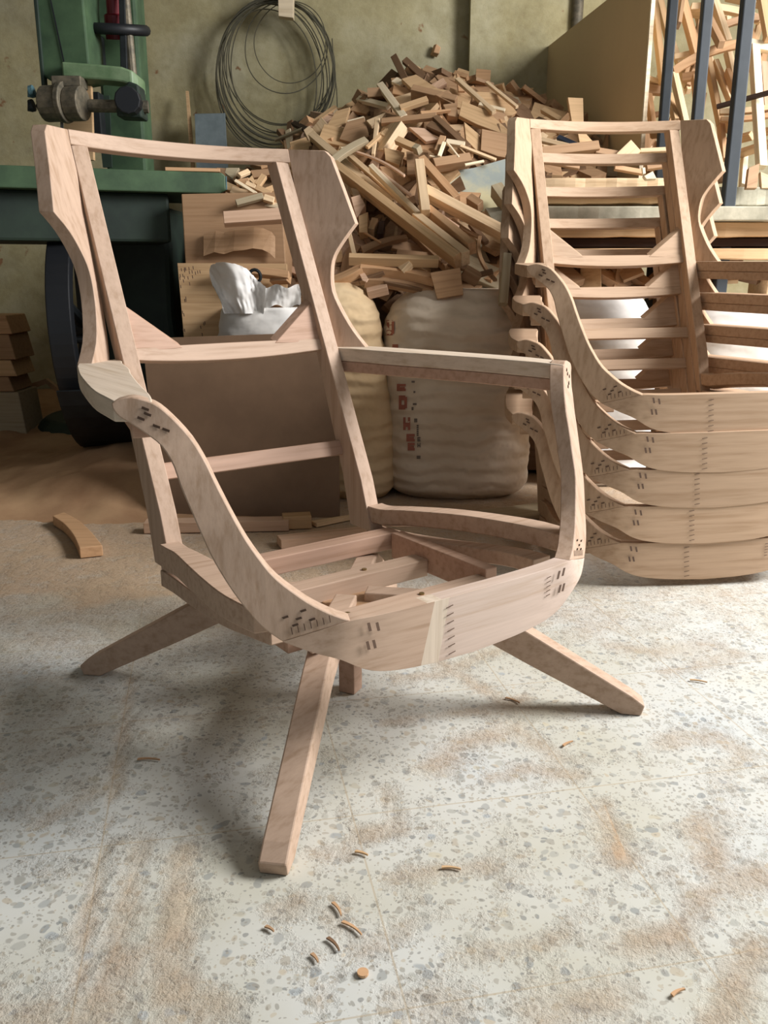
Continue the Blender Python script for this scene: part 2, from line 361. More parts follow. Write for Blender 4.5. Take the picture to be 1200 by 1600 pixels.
RB = [(.277,.264,.257),(.246,.286,.242),(.215,.299,.229),(.18,.305,.208),(.142,.309,.197),(.08,.311,.190),(0,.312,.187)]
RT = [(.277,.264,.257),(.2385,.283,.268),(.200,.302,.279),(.16,.307,.279),(.12,.310,.279),(.06,.312,.279),(0,.312,.279)]
def rim_mb():
    m = MB(); b = cat(RB, 31); t = cat(RT, 31)
    b = [(p.x,p.y,p.z) for p in b]; t = [(p.x,p.y,p.z) for p in t]; t[0] = (t[0][0], t[0][1], t[0][2]+.0008)
    b = [(-x,f,z) for x,f,z in b] + b[-2::-1]; t = [(-x,f,z) for x,f,z in t] + t[-2::-1]
    secs = []
    for i, (p, q) in enumerate(zip(t, b)):
        P, Q = V(*p), V(*q); x = p[0]; nx_ = max(-.7, min(.7, x*x*x*30)); t_ = Vector((-nx_, math.sqrt(1-nx_*nx_), 0))*.025
        secs.append([P, Q, Q+t_, P+t_])
    m.loft(secs)
    for k, f in enumerate(m.f):
        cx = sum(m.v[i][0] for i in f)/len(f)
        m.mi[k] = 0 if cx < -.082 else (1 if cx < -.060 else 2)
    return m
UO = [(.2360,-.232,.250),(.2365,-.200,.251),(.247,-.140,.261),(.270,-.040,.274),(.289,.062,.283),(.300,.150,.289),(.296,.226,.291)]
UI = [(.1990,-.232,.249),(.2030,-.190,.250),(.213,-.130,.260),(.2325,0,.278),(.248,.080,.284),(.259,.160,.288),(.262,.238,.290)]
def urail_mb():
    m = MB(); o = cat(UO, 20); i_ = cat(UI, 20); secs = []
    for k, (a, b) in enumerate(zip(o, i_)):
        A, B = V(*a), V(*b); u_ = k/19; ho = Vector((0,0,-.046+.014*u_)); h = Vector((0,0,-.030)); secs.append([A, B, B+h, A+ho])
    m.loft(secs); return m
LO = [(.2355,-.238,.202),(.237,-.18,.205),(.248,-.08,.214),(.263,.06,.232),(.266,.14,.244),(.262,.205,.250)]
def lrail_mb():
    m = MB(); o = cat(LO, 18); secs = []
    for k, a in enumerate(o):
        u = k/17; A = V(*a); B = off(A, -.034-.006*u, 0.0); h = Vector((0,0,-.030+.006*u)); secs.append([A, B, B+h, A+h])
    m.loft(secs); return m
AO = [(.226,-.405,.550),(.290,-.385,.550),(.312,-.345,.550),(.332,-.280,.550),(.358,-.185,.550),(.395,-.019,.550),(.404,.060,.549),(.406,.092,.548)]
AI = [(.226,-.372,.550),(.240,-.330,.550),(.262,-.240,.550),(.285,-.170,.550),(.322,-.040,.550),(.350,.070,.549),(.366,.117,.547)]
def arm_mb():
    m = MB(); o = cat(AO, 24); i_ = cat(AI, 24); secs = []
    for a, b in zip(o, i_):
        A, B = V(*a), V(*b); h = Vector((0,0,-.026)); secs.append([A, B, B+h, A+h])
    m.loft(secs); return m
def apron_mb():
    m = MB(); i_ = cat(AI, 16)[:15]; secs = []
    for k, b in enumerate(i_):
        B = V(*b) + Vector((.001,0,-.0265)); A = B + Vector((.026, .004, 0)); h = Vector((0,0,-.021)); secs.append([A, B, B+h, A+h])
    m.loft(secs); return m
def bar_mb(x, f0, f1, z0, z1):
    m = MB(); m.box((0, -(f0+f1)/2, (z0+z1)/2), (2*x, abs(f1-f0), z1-z0)); return m
def staples_mb(side):
    """short dark slots let into the outer faces; pencil-like joint marks beside them"""
    m = MB(); U = cat(SU, 40); Lw = cat(SL, 40)
    def sp(k, s):   # point on outer face of the front arm board
        a, b = V(*U[k]), V(*Lw[k]); mid = (a+b)/2
        return (a.lerp(mid, s*2) if s < .5 else mid.lerp(b, s*2-1)) + Vector((.7,-.7,0))*.0006
    def slot(c, d, l, wd):
        d = d.normalized(); nrm = Vector((.69,-.72,0)); sd = d.cross(nrm).normalized()
        m.prism([c-d*l/2-sd*wd/2, c+d*l/2-sd*wd/2, c+d*l/2+sd*wd/2, c-d*l/2+sd*wd/2], nrm*.0006)
    for k, s in ((7,.30),(8,.42),(8,.66),(10,.56),(11,.44)): slot(sp(k,s), Vector((-.5,-.5,-.25)), .0095, .0032)
    for k, s in ((34,.22),(35,.42),(36,.58),(36,.30),(34,.55)): slot(sp(k,s), Vector((-.6,-.6,.35)), .0095, .0028)
    for i in range(7): slot(sp(37, .12+.10*i) , Vector((.12,.12,1)), .009, .0009)
    P = lambda x, z: V(x, .3125 - (0 if abs(x) < .15 else (abs(x)-.15)*.13), z) + Vector((0,-.0008,0))
    for x, z in ((.176,.268),(.164,.266),(.178,.243),(.169,.243)):
        c = P(x, z); m.prism([c+Vector((-.002,0,-.006)), c+Vector((.002,0,-.006)), c+Vector((.005,0,.006)), c+Vector((.001,0,.006))], (0,-.0006,0))
    return m if side > 0 else mir(m)
def rim_marks_mb():
    m = MB()
    for i in range(7):
        z = .266 - .0115*i; x = -.048 + .001*i; c = V(x, .3135, z)
        m.prism([c+Vector((-.006,0,-.0012)), c+Vector((.006,0,.0008)), c+Vector((.006,0,.002)), c+Vector((-.006,0,0))], (0,-.0005,0))
    for i in range(5):
        z = .266 - .007*i; c = V(.146, .3105, z)
        m.prism([c+Vector((-.004,0,-.001)), c+Vector((.004,0,.0004)), c+Vector((.004,0,.0016)), c+Vector((-.004,0,.0002))], (0,-.0005,0))
    return m
def chair_frame(name, wx, wz, full):
    root = empty(name)
    pk = M['beech_pink'] if full else wx
    B = 0.0018
    for s in (1, -1):
        f = (lambda m: m) if s > 0 else mir
        f(wing_mb()).build('wing', wz, root, 0.0012, auto=True)
        f(post_mb()).build('back_post', wz, root, B, auto=True)
        f(corner_mb()).build('corner_block', pk, root, 0.001)
        fa = f(front_arm_mb()).build('front_arm_support', wz, root, B, auto=True)
        f(arm_mb()).build('armrest', M['beech_pale_y'] if full else wx, root, B, auto=True)
        f(apron_mb()).build('arm_rail', pk, root, B, auto=True)
        f(urail_mb()).build('side_rail', wx, root, B, auto=True)
        f(lrail_mb()).build('lower_side_rail', wx, root, B, auto=True)
        st = staples_mb(s).build('staples', M['staple'], fa); st['label'] = 'dark staple slots and marks'
    rail_mb(.2275, -.552, .048, .921, .948, .002, .024, tilt=.30).build('top_rail', wx, root, B, auto=True)
    rail_mb(.196, -.392, .018, .548, .569, .010, .024, tilt=.48).build('middle_back_rail', wx, root, B, auto=True)
    rail_mb(.196, -.322, .0, .342, .370, .0, .018, n=3, tilt=.48).build('lower_back_rail', pk, root, B, auto=True)
    rim = rim_mb().build('front_rail', [wx, M['beech_light'], M['beech_fleck']] if full else [wx]*3, root, B, auto=True)
    mk = rim_marks_mb().build('staples', M['staple'], rim); mk['label'] = 'row of dark staple marks'
    return root
main = chair_frame('wing_chair', M['beech_x'], M['beech_z'], True)
tag(main, 'bare beech wing chair frame standing alone in front on a four-legged base', 'chair frame')
main.location = (-0.058, 1.376, 0); main.rotation_euler = (0, 0, math.radians(36.151))
# seat bars, side blocks, screws
for f0, f1, z0, z1, x in ((-.165,-.128,.188,.221,.203), (-.048,-.008,.170,.202,.176), (.122,.166,.176,.212,.176)):
    bar = bar_mb(x, f0, f1, z0, z1).build('seat_bar', M['beech_x'] if f0 > -.1 else M['beech_pink'], main, .002)
    if f0 > -.1:
        for sx in ((.05,) if f0 < .1 else (.04, -.10)):
            q = MB(); q.disc(V(sx, (f0+f1)/2, z1+.001), (0,0,1), .0045, .003, 10); q.build('screw', M['screw'], bar)
for s in (1, -1):
    q = MB(); q.box((s*.189, -.012, .2), (.026, .262, .050)); q.build('seat_side_block', M['beech_pink'], main, .002)
# swivel base: hub, centre post and four tapering legs
q = MB(); q.box((0,0,.155), (.10,.10,.035)); q.build('base_hub', M['brown'], main, .002)
q = MB(); q.box((0,0,.075), (.030,.030,.149)); q.v = [tuple(Matrix.Rotation(math.radians(28),3,'Z') @ Vector(v)) for v in q.v]; q.build('base_post', M['beech_pink'], main, .0015)
LEG = [(.492,.018),(.470,.034),(.26,.158),(.21,.182),(.16,.188),(.028,.188),(.028,.146),(.15,.142),(.22,.120),(.30,.078),(.456,.0),(.487,.0)]
for k in range(4):
    a = math.radians(45 + 90*k + (.6 if k == 0 else 0)); d = Vector((math.cos(a), math.sin(a), 0)); sd = Vector((-d.y, d.x, 0))
    m = MB(); m.prism([d*r + Vector((0,0,z)) - sd*.018 for r, z in LEG], sd*.036); m.build('leg', M['beech_x'], main, .0025)

# ------------------------------------------------------------------ the stack of five identical frames
stack0 = chair_frame('wing_chair', M['s_beech_x'], M['s_beech_z'], False)
POSES = [((0.7214,2.2101,0.1713),(0.1262,0.0160,-0.0097)), ((0.7181,2.2039,0.0860),(0.1155,0.0103,-0.0122)), ((0.7129,2.2027,0.0009),(0.1080,-0.0018,-0.0136)),
         ((0.7110,2.2040,-0.0860),(0.1044,-0.0070,-0.0130)), ((0.7087,2.2073,-0.1745),(0.1026,-0.0095,-0.0100))]
SL_ = ['topmost bare wing chair frame of the stack at the right', 'second bare chair frame from the top of the stack at the right', 'middle bare chair frame in the stack of five at the right',
       'second lowest bare chair frame in the stack at the right', 'lowest bare chair frame of the stack, resting on the floor at the right']
for i, (loc, (yw, tx, ty)) in enumerate(POSES):
    o = stack0 if i == 0 else copy_tree(stack0)
    Rm = Matrix.Rotation(yw,3,'Z') @ Matrix.Rotation(ty,3,'Y') @ Matrix.Rotation(tx,3,'X')
    o.location = loc; o.rotation_euler = Rm.to_euler()
    tag(o, SL_[i], 'chair frame', 'stack of five wing chair frames')
#PART2
# ================================================================== back of the shop
def quad_prism(pts, Y, th, mat, name, dY=(0,0,0,0), bevel=.001, parent=None):
    """board whose front outline is traced at depth Y (+dY per corner), th thick, away from the viewer"""
    P = [at(px, py, Y+d) for (px, py), d in zip(pts, dY)]
    n = (P[1]-P[0]).cross(P[2]-P[0]).normalized()
    if n.y < 0: n = -n
    m = MB(); m.prism(P, n*th); return m.build(name, mat, parent, bevel)
M['green'] = plain('old green machine paint', (74, 98, 70), 0.55, blotch=.2, second=(52, 72, 52), scale=7)
M['green_light'] = plain('pale green machine paint', (124, 146, 112), 0.5, second=(92, 118, 84), scale=14)
M['green_dark'] = plain('dark green cast iron', (44, 58, 48), 0.6, second=(30, 40, 36), scale=6)
M['iron'] = plain('dark iron', (42, 46, 48), 0.5, 0.3, second=(30, 32, 34))
M['black'+'_rubber'] = plain('black rubber', (26, 28, 32), 0.5)
M['steel'] = plain('worn steel', (150, 150, 150), 0.4, 0.8, second=(112, 106, 98), scale=30)
M['steel_grey'] = plain('dusty grey steel', (128, 118, 100), 0.6, 0.4, second=(84, 80, 70), scale=40)
M['red'] = plain('dark red paint', (120, 34, 44), 0.4)
M['bluetip'] = plain('bluish worn metal', (104, 140, 150), 0.45, 0.2, second=(60, 90, 96), scale=20)
M['dustgrey'] = plain('dusty grey board', (192, 186, 166), 0.85, second=(150, 146, 128), scale=9, bmp=.5)
M['bluepost'] = plain('dark blue steel paint', (62, 68, 74), 0.6, 0.0, second=(48, 54, 60), scale=5)
M['mdf'] = plain('brown fibreboard', (222, 200, 160), 0.75, blotch=.06, scale=3)
M['mdf_dark'] = plain('dark hardboard', (124, 98, 76), 0.6, second=(110, 86, 66), scale=5)
M['wire'] = plain('grey wire', (112, 108, 92), 0.45, 0.5)
M['greysheet'] = plain('blue grey board', (132, 144, 148), 0.6, second=(112, 124, 128))
M['marble'] = plain('pale marbled board', (196, 186, 148), 0.6, second=(150, 158, 154), scale=3.5, thr=(.42,.60))
M['bluedark'] = plain('dark blue offcut', (46, 52, 66), 0.5)
def sack_mat(name, c, c2):
    m, nt, bs = new_mat(name); tc = N(nt, 'ShaderNodeTexCoord'); L = nt.links
    wv = N(nt, 'ShaderNodeTexWave', inp={'Scale': 7.0, 'Distortion': 5.0, 'Detail': 3.0, 'Detail Scale': 1.2}); wv.bands_direction = 'Z'
    L.new(tc.outputs['Object'], wv.inputs['Vector'])
    n = N(nt, 'ShaderNodeTexNoise', inp={'Scale': 3.0, 'Detail': 6.0, 'Roughness': .6}); L.new(tc.outputs['Object'], n.inputs['Vector'])
    c_ = ramp(nt, n.outputs[0], [(.35, lin(c2)), (.6, lin(c))])
    L.new(c_, bs.inputs['Base Color']); bs.inputs['Roughness'].default_value = .75; bs.inputs['Specular IOR Level'].default_value = .2
    wf = N(nt, 'ShaderNodeTexBrick', inp={'Scale': 160.0}); L.new(tc.outputs['Object'], wf.inputs['Vector'])
    bump(nt, wv.outputs['Fac'], bs, .30 if c[2] > 210 else .5, .006 if c[2] > 210 else .012); return m
M['sack'] = sack_mat('woven plastic sack', (222, 206, 186), (204, 184, 160))
M['sack_tan'] = sack_mat('dusty tan sack', (224, 198, 160), (206, 176, 136))
M['sack_white'] = sack_mat('white woven sack', (226, 224, 222), (206, 200, 192))
M['redink'] = plain('faded red ink', (168, 104, 86), .6); M['blackink'] = plain('faded black ink', (120, 108, 98), .6)
M['dustheap'] = plain('heaped sawdust', (184, 150, 116), 1.0, second=(164, 128, 98), scale=5, bmp=.4, spec=.05)

# ---- band saw (left). It is turned about 17 degrees.
saw = empty('band_saw', (-1.25, 3.15, 0), label='old green band saw with a flat table and black wheel at the left wall', cat='band saw')
def sp(o):   # parts are built in world space, then hung on the saw
    o.parent = saw; o.matrix_parent_inverse = Matrix.Translation(Vector((1.25, -3.15, 0))); return o
TZ1 = at(350, 268, 2.96).z; a_ = at(-60, 255, 2.72); b_ = at(352, 270, 2.97)
m = MB(); dirT = (Vector((b_.x, b_.y, 0))-Vector((a_.x, a_.y, 0))).normalized(); nT = Vector((-dirT.y, dirT.x, 0))
A0 = Vector((a_.x, a_.y, 0)) - dirT*0.25; B0 = Vector((b_.x, b_.y, 0)); zt = b_.z; zb = at(352, 303, 2.97).z
m.prism([A0+Vector((0,0,zb)), B0-dirT*.02+Vector((0,0,zb)), B0+Vector((0,0,zb+.01)), B0+Vector((0,0,zt-.008)), B0-dirT*.012+Vector((0,0,zt)), A0+Vector((0,0,zt))], nT*.46)
sp(m.build('table', M['green'], None, .004))
m = MB(); m.prism([B0+dirT*.0015+Vector((0,0,zb+.012))+nT*.004, B0+dirT*.0015+Vector((0,0,zt-.010))+nT*.004, B0+dirT*.0015+Vector((0,0,zt-.010))+nT*.45, B0+dirT*.0015+Vector((0,0,zb+.012))+nT*.45], dirT*.003)
sp(m.build('table_edge', M['bluetip']))
m = MB(); cT = (A0*.62+B0*.38)+nT*.2; m.box((cT.x-.1, cT.y, zb-.075), (1.10, .36, .15), Matrix.Rotation(math.atan2(dirT.y, dirT.x),3,'Z')); sp(m.build('table_rib', M['green_dark'], None, .01))
# pedestal and base
m = MB(); p0 = at(140, 320, 3.25); p1 = at(275, 320, 3.25); zc = zb-.02
m.prism([(p0.x,3.22,.05),(p1.x+.01,3.22,.05),(p1.x-.03,3.22,.55),(p1.x-.02,3.22,zc),(p0.x-.02,3.22,zc),(p0.x+.02,3.22,.5)], (0,.4,0)); sp(m.build('pedestal', M['green_dark'], None, .02))
m = MB(); c = ground(160, 690); m.tube([(c.x+.02, c.y+.22, .0),(c.x+.02, c.y+.22, .05),(c.x+.02, c.y+.22, .09)], [.36,.36,.31], 40); sp(m.build('base_plate', M['green_dark'], None, .01))
# lower wheel, nearly edge on
wc = at(118, 512, 3.04); R_ = .375; ax = Vector((math.cos(math.radians(17)), -math.sin(math.radians(17))*1.0, .03)).normalized()
ax = Vector((0.992, .12, .02)).normalized()
e1 = Vector((0,0,1)).cross(ax).normalized(); e2 = ax.cross(e1).normalized(); wc = wc + Vector((0, .1, 0))
def ring_mb(c, axv, r0, r1, h, n=64):
    u = Vector((0,0,1)).cross(axv).normalized(); v = axv.cross(u).normalized(); m = MB(); secs = []
    for i in range(n):
        a = 2*math.pi*i/n; d = u*math.cos(a)+v*math.sin(a)
        secs.append([c+d*r0-axv*h/2, c+d*r1-axv*h/2, c+d*r1+axv*h/2, c+d*r0+axv*h/2])
    m.loft(secs, closed=True); return m
wh = sp(ring_mb(wc, ax, R_-.05, R_, .075).build('lower_wheel', M['black'+'_rubber'], None, .004))
m = MB(); m.disc(wc, ax, .05, .10, 24)
q = m.build('wheel_hub', M['iron']); q.parent = wh; 
for k in range(5):
    a = 2*math.pi*k/5+.3; d = e1*math.cos(a)+e2*math.sin(a); m = MB(); m.tube([wc+d*.03, wc+d*(R_-.04)], [.022,.016], 8); q = m.build('wheel_spoke', M['iron']); q.parent = wh
g1 = at(70, 500, 3.0)
m = MB(); secs = []
for i in range(17):     # curved scoop-shaped guard under the wheel
    a = math.radians(205+ i*7.5); d = e1*math.cos(a)*1.0+e2*math.sin(a); P = wc+d*(R_+.045)+ax*.07
    secs.append([P-ax*.10, P+ax*.13, P+ax*.13+d*.008, P-ax*.10+d*.008])
m.loft(secs); sp(m.build('wheel_guard', M['iron']))
m = MB(); m.tube([at(80, 533, 2.98), at(150, 530, 3.02)], .012, 10); sp(m.build('wheel_axle', M['iron']))
# upper column
m = MB(); c0 = at(153, 0, 3.32); c1 = at(218, 0, 3.32); c2 = at(166, 262, 3.32); c3 = at(229, 262, 3.32)
m.loft([[Vector((c2.x,3.32,zt-.02)), Vector((c3.x,3.32,zt-.02)), Vector((c3.x,3.44,zt-.02)), Vector((c2.x,3.44,zt-.02))], [Vector((c0.x-.02,3.32,2.4)), Vector((c1.x-.01,3.32,2.4)), Vector((c1.x-.01,3.44,2.4)), Vector((c0.x-.02,3.44,2.4))]])
sp(m.build('column', M['green'], None, .012))
m = MB(); m.prism([at(150,150,3.31), at(172,150,3.31), at(176,262,3.31), at(162,262,3.31)], (0,-.01,0)); sp(m.build('column_edge', M['green_dark']))
# blade guard housing, upper left
m = MB(); m.prism([at(52,-160,3.0), at(128,-160,3.0), at(130,0,3.0), at(141,118,3.0), at(82,128,3.0), at(66,118,3.0), at(54,0,3.0)], (0,.16,0)); g = sp(m.build('blade_guard', M['green'], None, .006))
m = MB(); m.prism([at(74,-20,2.998), at(76,-20,2.998), at(103,106,2.998), at(101,106,2.998)], (0,-.002,0)); q = m.build('crack', M['iron']); q.parent = g; q['label'] = 'dark crack in the green paint'
m = MB(); m.prism([at(52,-160,2.99), at(58,-160,2.99), at(58,0,2.99), at(70,138,2.99), at(65,138,2.99), at(52,0,2.99)], (0,.03,0)); sp(m.build('guard_edge', M['green_dark'], None, .002))
m = MB(); P = [at(96,108,2.95), at(150,112,2.95), at(190,116,2.95), at(206,122,2.95), at(216,130,2.97)]; secs = [[p+Vector((0,0,.022)), p+Vector((0,.09,.022)), p+Vector((0,.09,-.022)), p+Vector((0,0,-.022))] for p in P]
m.loft(secs); sp(m.build('guide_bracket', M['green_light'], None, .006))
m = MB(); m.prism([at(200,126,2.94), at(216,132,2.94), at(222,184,2.94), at(182,182,2.94), at(180,150,2.94), at(190,140,2.94)], (0,.08,0)); sp(m.build('guide_block', M['green_dark'], None, .006))
m = MB(); m.disc(at(201,158,2.91), (.1,-1,0), .040, .05, 12); sp(m.build('clamp_knob', M['black'+'_rubber'], None, .004))
m = MB(); m.tube([at(126,165,2.96), at(232,167,2.98)], .019, 12); sp(m.build('guide_bar', M['steel_grey']))
for c, r, h, nm in (((84,162),.052,.06,'guide_clamp'), ((101,160),.060,.018,'guide_disc'), ((119,162),.050,.05,'guide_roller')):
    m = MB(); m.disc(at(c[0],c[1],2.93), (1,-.18,0), r, h, 18); sp(m.build(nm, M['steel_grey'], None, .003))
m = MB(); m.box(at(109,130,2.95), (.09,.07,.03)); m.box(at(96,140,2.96), (.02,.06,.05)); sp(m.build('guide_plate', M['steel_grey'], None, .003))
for y0, y1, mt in ((146,152,'bluetip'), (168,162,'iron')):
    m = MB(); m.tube([at(58,y0,2.92), at(80,y1,2.94)], .010, 8); m.disc(at(50,y0-3,2.92), (1,0,.2), .018, .012, 10); m.tube([at(47,y0-7,2.92), at(47,y0+6,2.92)], .008, 8); sp(m.build('thumb_screw', M[mt]))
m = MB(); m.prism([at(94,180,2.97), at(99,180,2.97), at(100,262,2.97), at(95,262,2.97)], (0,.001,0)); sp(m.build('blade', M['steel']))
m = MB(); m.tube([at(196,-160,3.12), at(196,0,3.12), at(207,118,3.12)], .015, 12); sp(m.build('guide_rod', M['steel_grey']))
m = MB(); m.prism([at(181,-160,3.10), at(190,-160,3.10), at(199,112,3.10), at(188,112,3.10)], (0,.03,0)); sp(m.build('slide_rail', M['iron'], None, .003))
hw = at(181, 46, 3.18); hwa = Vector((.04, -.22, 1)).normalized(); tor = MB(); u = Vector((1,0,0)); v = hwa.cross(u).normalized(); u = v.cross(hwa).normalized()
tor.tube([hw + (u*math.cos(2*math.pi*i/40)+v*math.sin(2*math.pi*i/40))*.095 for i in range(40)], .017, 10, closed=True)
h_ = sp(tor.build('hand_wheel', M['black'+'_rubber'], None, 0, True))
for k in range(3):
    a = 2*math.pi*k/3+.5; m = MB(); m.tube([hw, hw+(u*math.cos(a)+v*math.sin(a))*.09], .010, 8); q = m.build('wheel_spoke', M['red']); q.parent = h_
m = MB(); m.tube([hw-hwa*.03, hw+hwa*.04, hw+hwa*.045, hw+hwa*.28], [.034,.034,.024,.020], 16); sp(m.build('wheel_shaft', M['red'], None, .002))
m = MB(); m.box(at(148, 80, 3.25), (.05,.08,.10)); sp(m.build('tension_block', M['iron'], None, .004))
m = MB(); m.box(at(148, 185, 3.28), (.06,.06,.16)); sp(m.build('rear_bracket', M['iron'], None, .004))

zu = at(90,-70,3.0).z; gx = at(52,-70,3.0).x; cx_ = at(218,-70,3.32).x
m = MB(); m.box(((gx+cx_)/2, 3.22, zu+.30), (cx_-gx+.10, .46, .56)); sp(m.build('upper_housing', M['green'], None, .03))
def W_(name, o, label, c, group=None): o.name = name; return tag(o, label, c, group)
o = quad_prism([(128,134),(142,134),(146,250),(100,252),(100,182),(127,180)], 3.12, .02, M['tan'], 'wood_board', dY=[0]*6)
tag(o, 'narrow tan board standing upright behind the band saw guides', 'board')

# ---- things on and by the back wall
m = MB(); R0 = random.Random(3); c = at(432, 110, 4.36); 
def loop(cx, cy, rx, ry, tilt, w, k):
    pts = []
    for i in range(56):
        a = 2*math.pi*i/56; x = rx*math.cos(a)*(1+.02*math.sin(3*a+k)); y = ry*math.sin(a)
        X = cx + x*math.cos(tilt) - y*math.sin(tilt); Yp = cy + x*math.sin(tilt) + y*math.cos(tilt)
        pts.append(at(X, Yp, w + .012*math.sin(a*2+k)))
    return pts
LOOPS = [(432,108,88,112),(436,106,84,108),(430,112,89,114),(434,104,86,104),(437,100,85,96),(428,114,88,118),(425,118,86,116),(420,122,84,118),(438,98,82,96),(433,110,90,110),(422,116,82,110),(418,126,78,112),(436,112,88,108),(440,104,80,104)]
for k, (cx, cy, rx, ry) in enumerate(LOOPS): m.tube(loop(cx, cy, rx, ry, -.12+.02*(k % 4), 4.34+.006*(k % 5), k), .0028, 5, closed=True)
m.tube(loop(446,74,64,72,.0,4.36,1), .0026, 5, closed=True); m.tube(loop(454,66,56,64,.1,4.36,5), .0022, 5, closed=True)
m.tube([at(519,60,4.34), at(521,100,4.36), at(526,140,4.37), at(527,168,4.38)], .0026, 5)
coil = m.build('wire_coil', M['wire']); tag(coil, 'big coil of thin grey wire hanging on the back wall', 'wire coil')
o = quad_prism([(434,-30),(459,-30),(458,28),(435,25)], 4.27, .05, M['white'], 'wood_block', bevel=.002); tag(o, 'pale wooden block nailed high on the wall that carries the wire coil', 'wood block')
m = MB(); P = [at(304,178,4.30), at(351,177,4.30), at(357,240,4.22), at(300,300,4.15), at(303,225,4.25)]; m.prism([at(304,178,4.30), at(351,177,4.30), at(358,300,4.16), at(308,300,4.16)], (0,.018,.004))
o = m.build('grey_board', M['greysheet'], None, .001); tag(o, 'small blue grey board leaning on the wall below the wire coil', 'board')
m = MB(); m.prism([at(290,142,4.36), at(294,142,4.36), at(309,320,4.20), at(302,320,4.20)], (0,.015,0)); o = m.build('thin_lath', M['tan']); tag(o, 'thin wooden lath leaning upright on the wall beside the blue grey board', 'lath')
m = MB(); c = at(679, 79, WALLY-.012); m.loft([[c+Vector((-.022,0,-.02)), c+Vector((.01,0,-.03)), c+Vector((.024,0,.004)), c+Vector((-.004,0,.024))], [c+Vector((-.006,-.03,-.014)), c+Vector((.02,-.03,-.02)), c+Vector((.028,-.03,.008)), c+Vector((.006,-.03,.022))]])
o = m.build('wooden_plug', M['orange'], None, .003); tag(o, 'tiny wooden plug sticking out of the back wall above the scrap heap', 'wood plug')
m = MB(); pc = at(902, 20, 4.36); m.tube([(pc.x, 4.36, .02), (pc.x, 4.36, 3.22)], .026, 14); pipe = m.build('wall_pipe', M['steel_grey'], None, 0, True); tag(pipe, 'dark vertical pipe on the back wall beside the pier', 'pipe')

# ---- big fibreboard sheet standing on edge at right
far = Vector((.74, 4.40, 0)); near = Vector((.938, 3.43, 0)); d = (near-far).normalized(); nn = Vector((d.y, -d.x, 0))*.018
if nn.x < 0: nn = -nn
zf = at(853, 75, 4.40).z
m = MB(); m.prism([far, near, near+Vector((0,0,zf+.05)), far+Vector((0,0,zf))], nn); o = m.build('fibreboard_sheet', M['mdf'], None, .001)
tag(o, 'large plain brown fibreboard sheet standing on edge against the back wall', 'board')
m = MB(); m.prism([near+d*.0012+nn*.12, near+d*.0012+nn*.95, near+d*.0012+nn*.95+Vector((0,0,zf+.045)), near+d*.0012+nn*.12+Vector((0,0,zf+.045))], d*.0015); q = m.build('sheet_edge', M['white'], o)
q['label'] = 'pale raw edge of the sheet'

# ---- three steel posts
PL = ['leftmost of the three dark blue steel posts at the right', 'middle one of the three dark blue steel posts at the right', 'rightmost and thickest of the three dark blue steel posts at the right']
for i, (px, Yp, wd) in enumerate(((1043,3.18,.030),(1096,3.18,.034),(1158,3.0,.038))):
    x = at(px, 110, Yp).x; m = MB(); m.box((x, Yp, 1.35), (wd, wd, 2.70)); m.box((x-wd*.2, Yp-wd/2-.0015, 1.35), (wd*.16, .003, 2.70))
    m = MB(); m.box((x, Yp, 1.35), (wd, wd, 2.70))
    o = m.build('steel_post', M['bluepost'], None, .004); tag(o, PL[i], 'post', 'dark blue steel posts')

# ---- sticks and plates traced at a depth
def zrot(v): return v
def stick3(p, q, w, t, up, mat, name, taper=1.0, bow=0.0, bevel=.0012, parent=None):
    """bar from p to q; mesh in its own frame with x along the bar so the grain follows it"""
    d = q-p; L_ = d.length
    if L_ < 1e-4: L_ = .01; d = Vector((L_,0,0))
    x = d/L_; z = (up - x*up.dot(x)); z = z.normalized() if z.length > 1e-4 else x.orthogonal().normalized(); y = z.cross(x)
    m = MB(); n = 2 if bow == 0 else 9; secs = []
    for i in range(n):
        s = i/(n-1); k = bow*L_*(1-(2*s-1)**2); ww = w*(1+(taper-1)*s)
        secs.append([Vector((L_*(s-.5), -ww/2+k, t/2)), Vector((L_*(s-.5), ww/2+k, t/2)), Vector((L_*(s-.5), ww/2+k, -t/2)), Vector((L_*(s-.5), -ww/2+k, -t/2))])
    m.loft(secs); o = m.build(name, mat, parent, bevel, seg=1)
    o.matrix_world = Matrix.Translation((p+q)/2) @ Matrix((x, y, z)).transposed().to_4x4(); return o

# ---- scrap heap surface
RIDGE = [(-.75,.95),(-.62,1.08),(-.45,1.20),(-.28,1.29),(-.12,1.37),(.03,1.44),(.18,1.50),(.36,1.47),(.55,1.42),(.72,1.37),(.95,1.27),(1.3,1.18)]
def ridge(x):
    if x <= RIDGE[0][0]: return RIDGE[0][1]
    for (a, za), (b, zb_) in zip(RIDGE, RIDGE[1:]):
        if a <= x <= b: return za+(zb_-za)*(x-a)/(b-a)
    return RIDGE[-1][1]
def heap_z(x, y):
    base = .60; u = max(0, min(1, (y-2.95)/.95)); zr = ridge(x)
    z = base+(zr-base)*(u**.85)
    if y > 3.9: z = zr-(y-3.9)*.5
    return z + .02*noise.noise(Vector((x*5, y*5, 0)))
def hit(px, py, lift=0.0):
    r = ray(px, py); t = 2.7
    while t < 4.6:
        P = CAM + r*(t/r.y)
        if P.z <= heap_z(P.x, P.y) + lift and P.y > 2.75: return P
        if P.y > 4.0: return P
        t += .006
    return P
def heap_n(x, y):
    e = .04; return Vector((-(heap_z(x+e,y)-heap_z(x-e,y))/(2*e), -(heap_z(x,y+e)-heap_z(x,y-e))/(2*e), 1)).normalized()
GEN = {}   # label bookkeeping
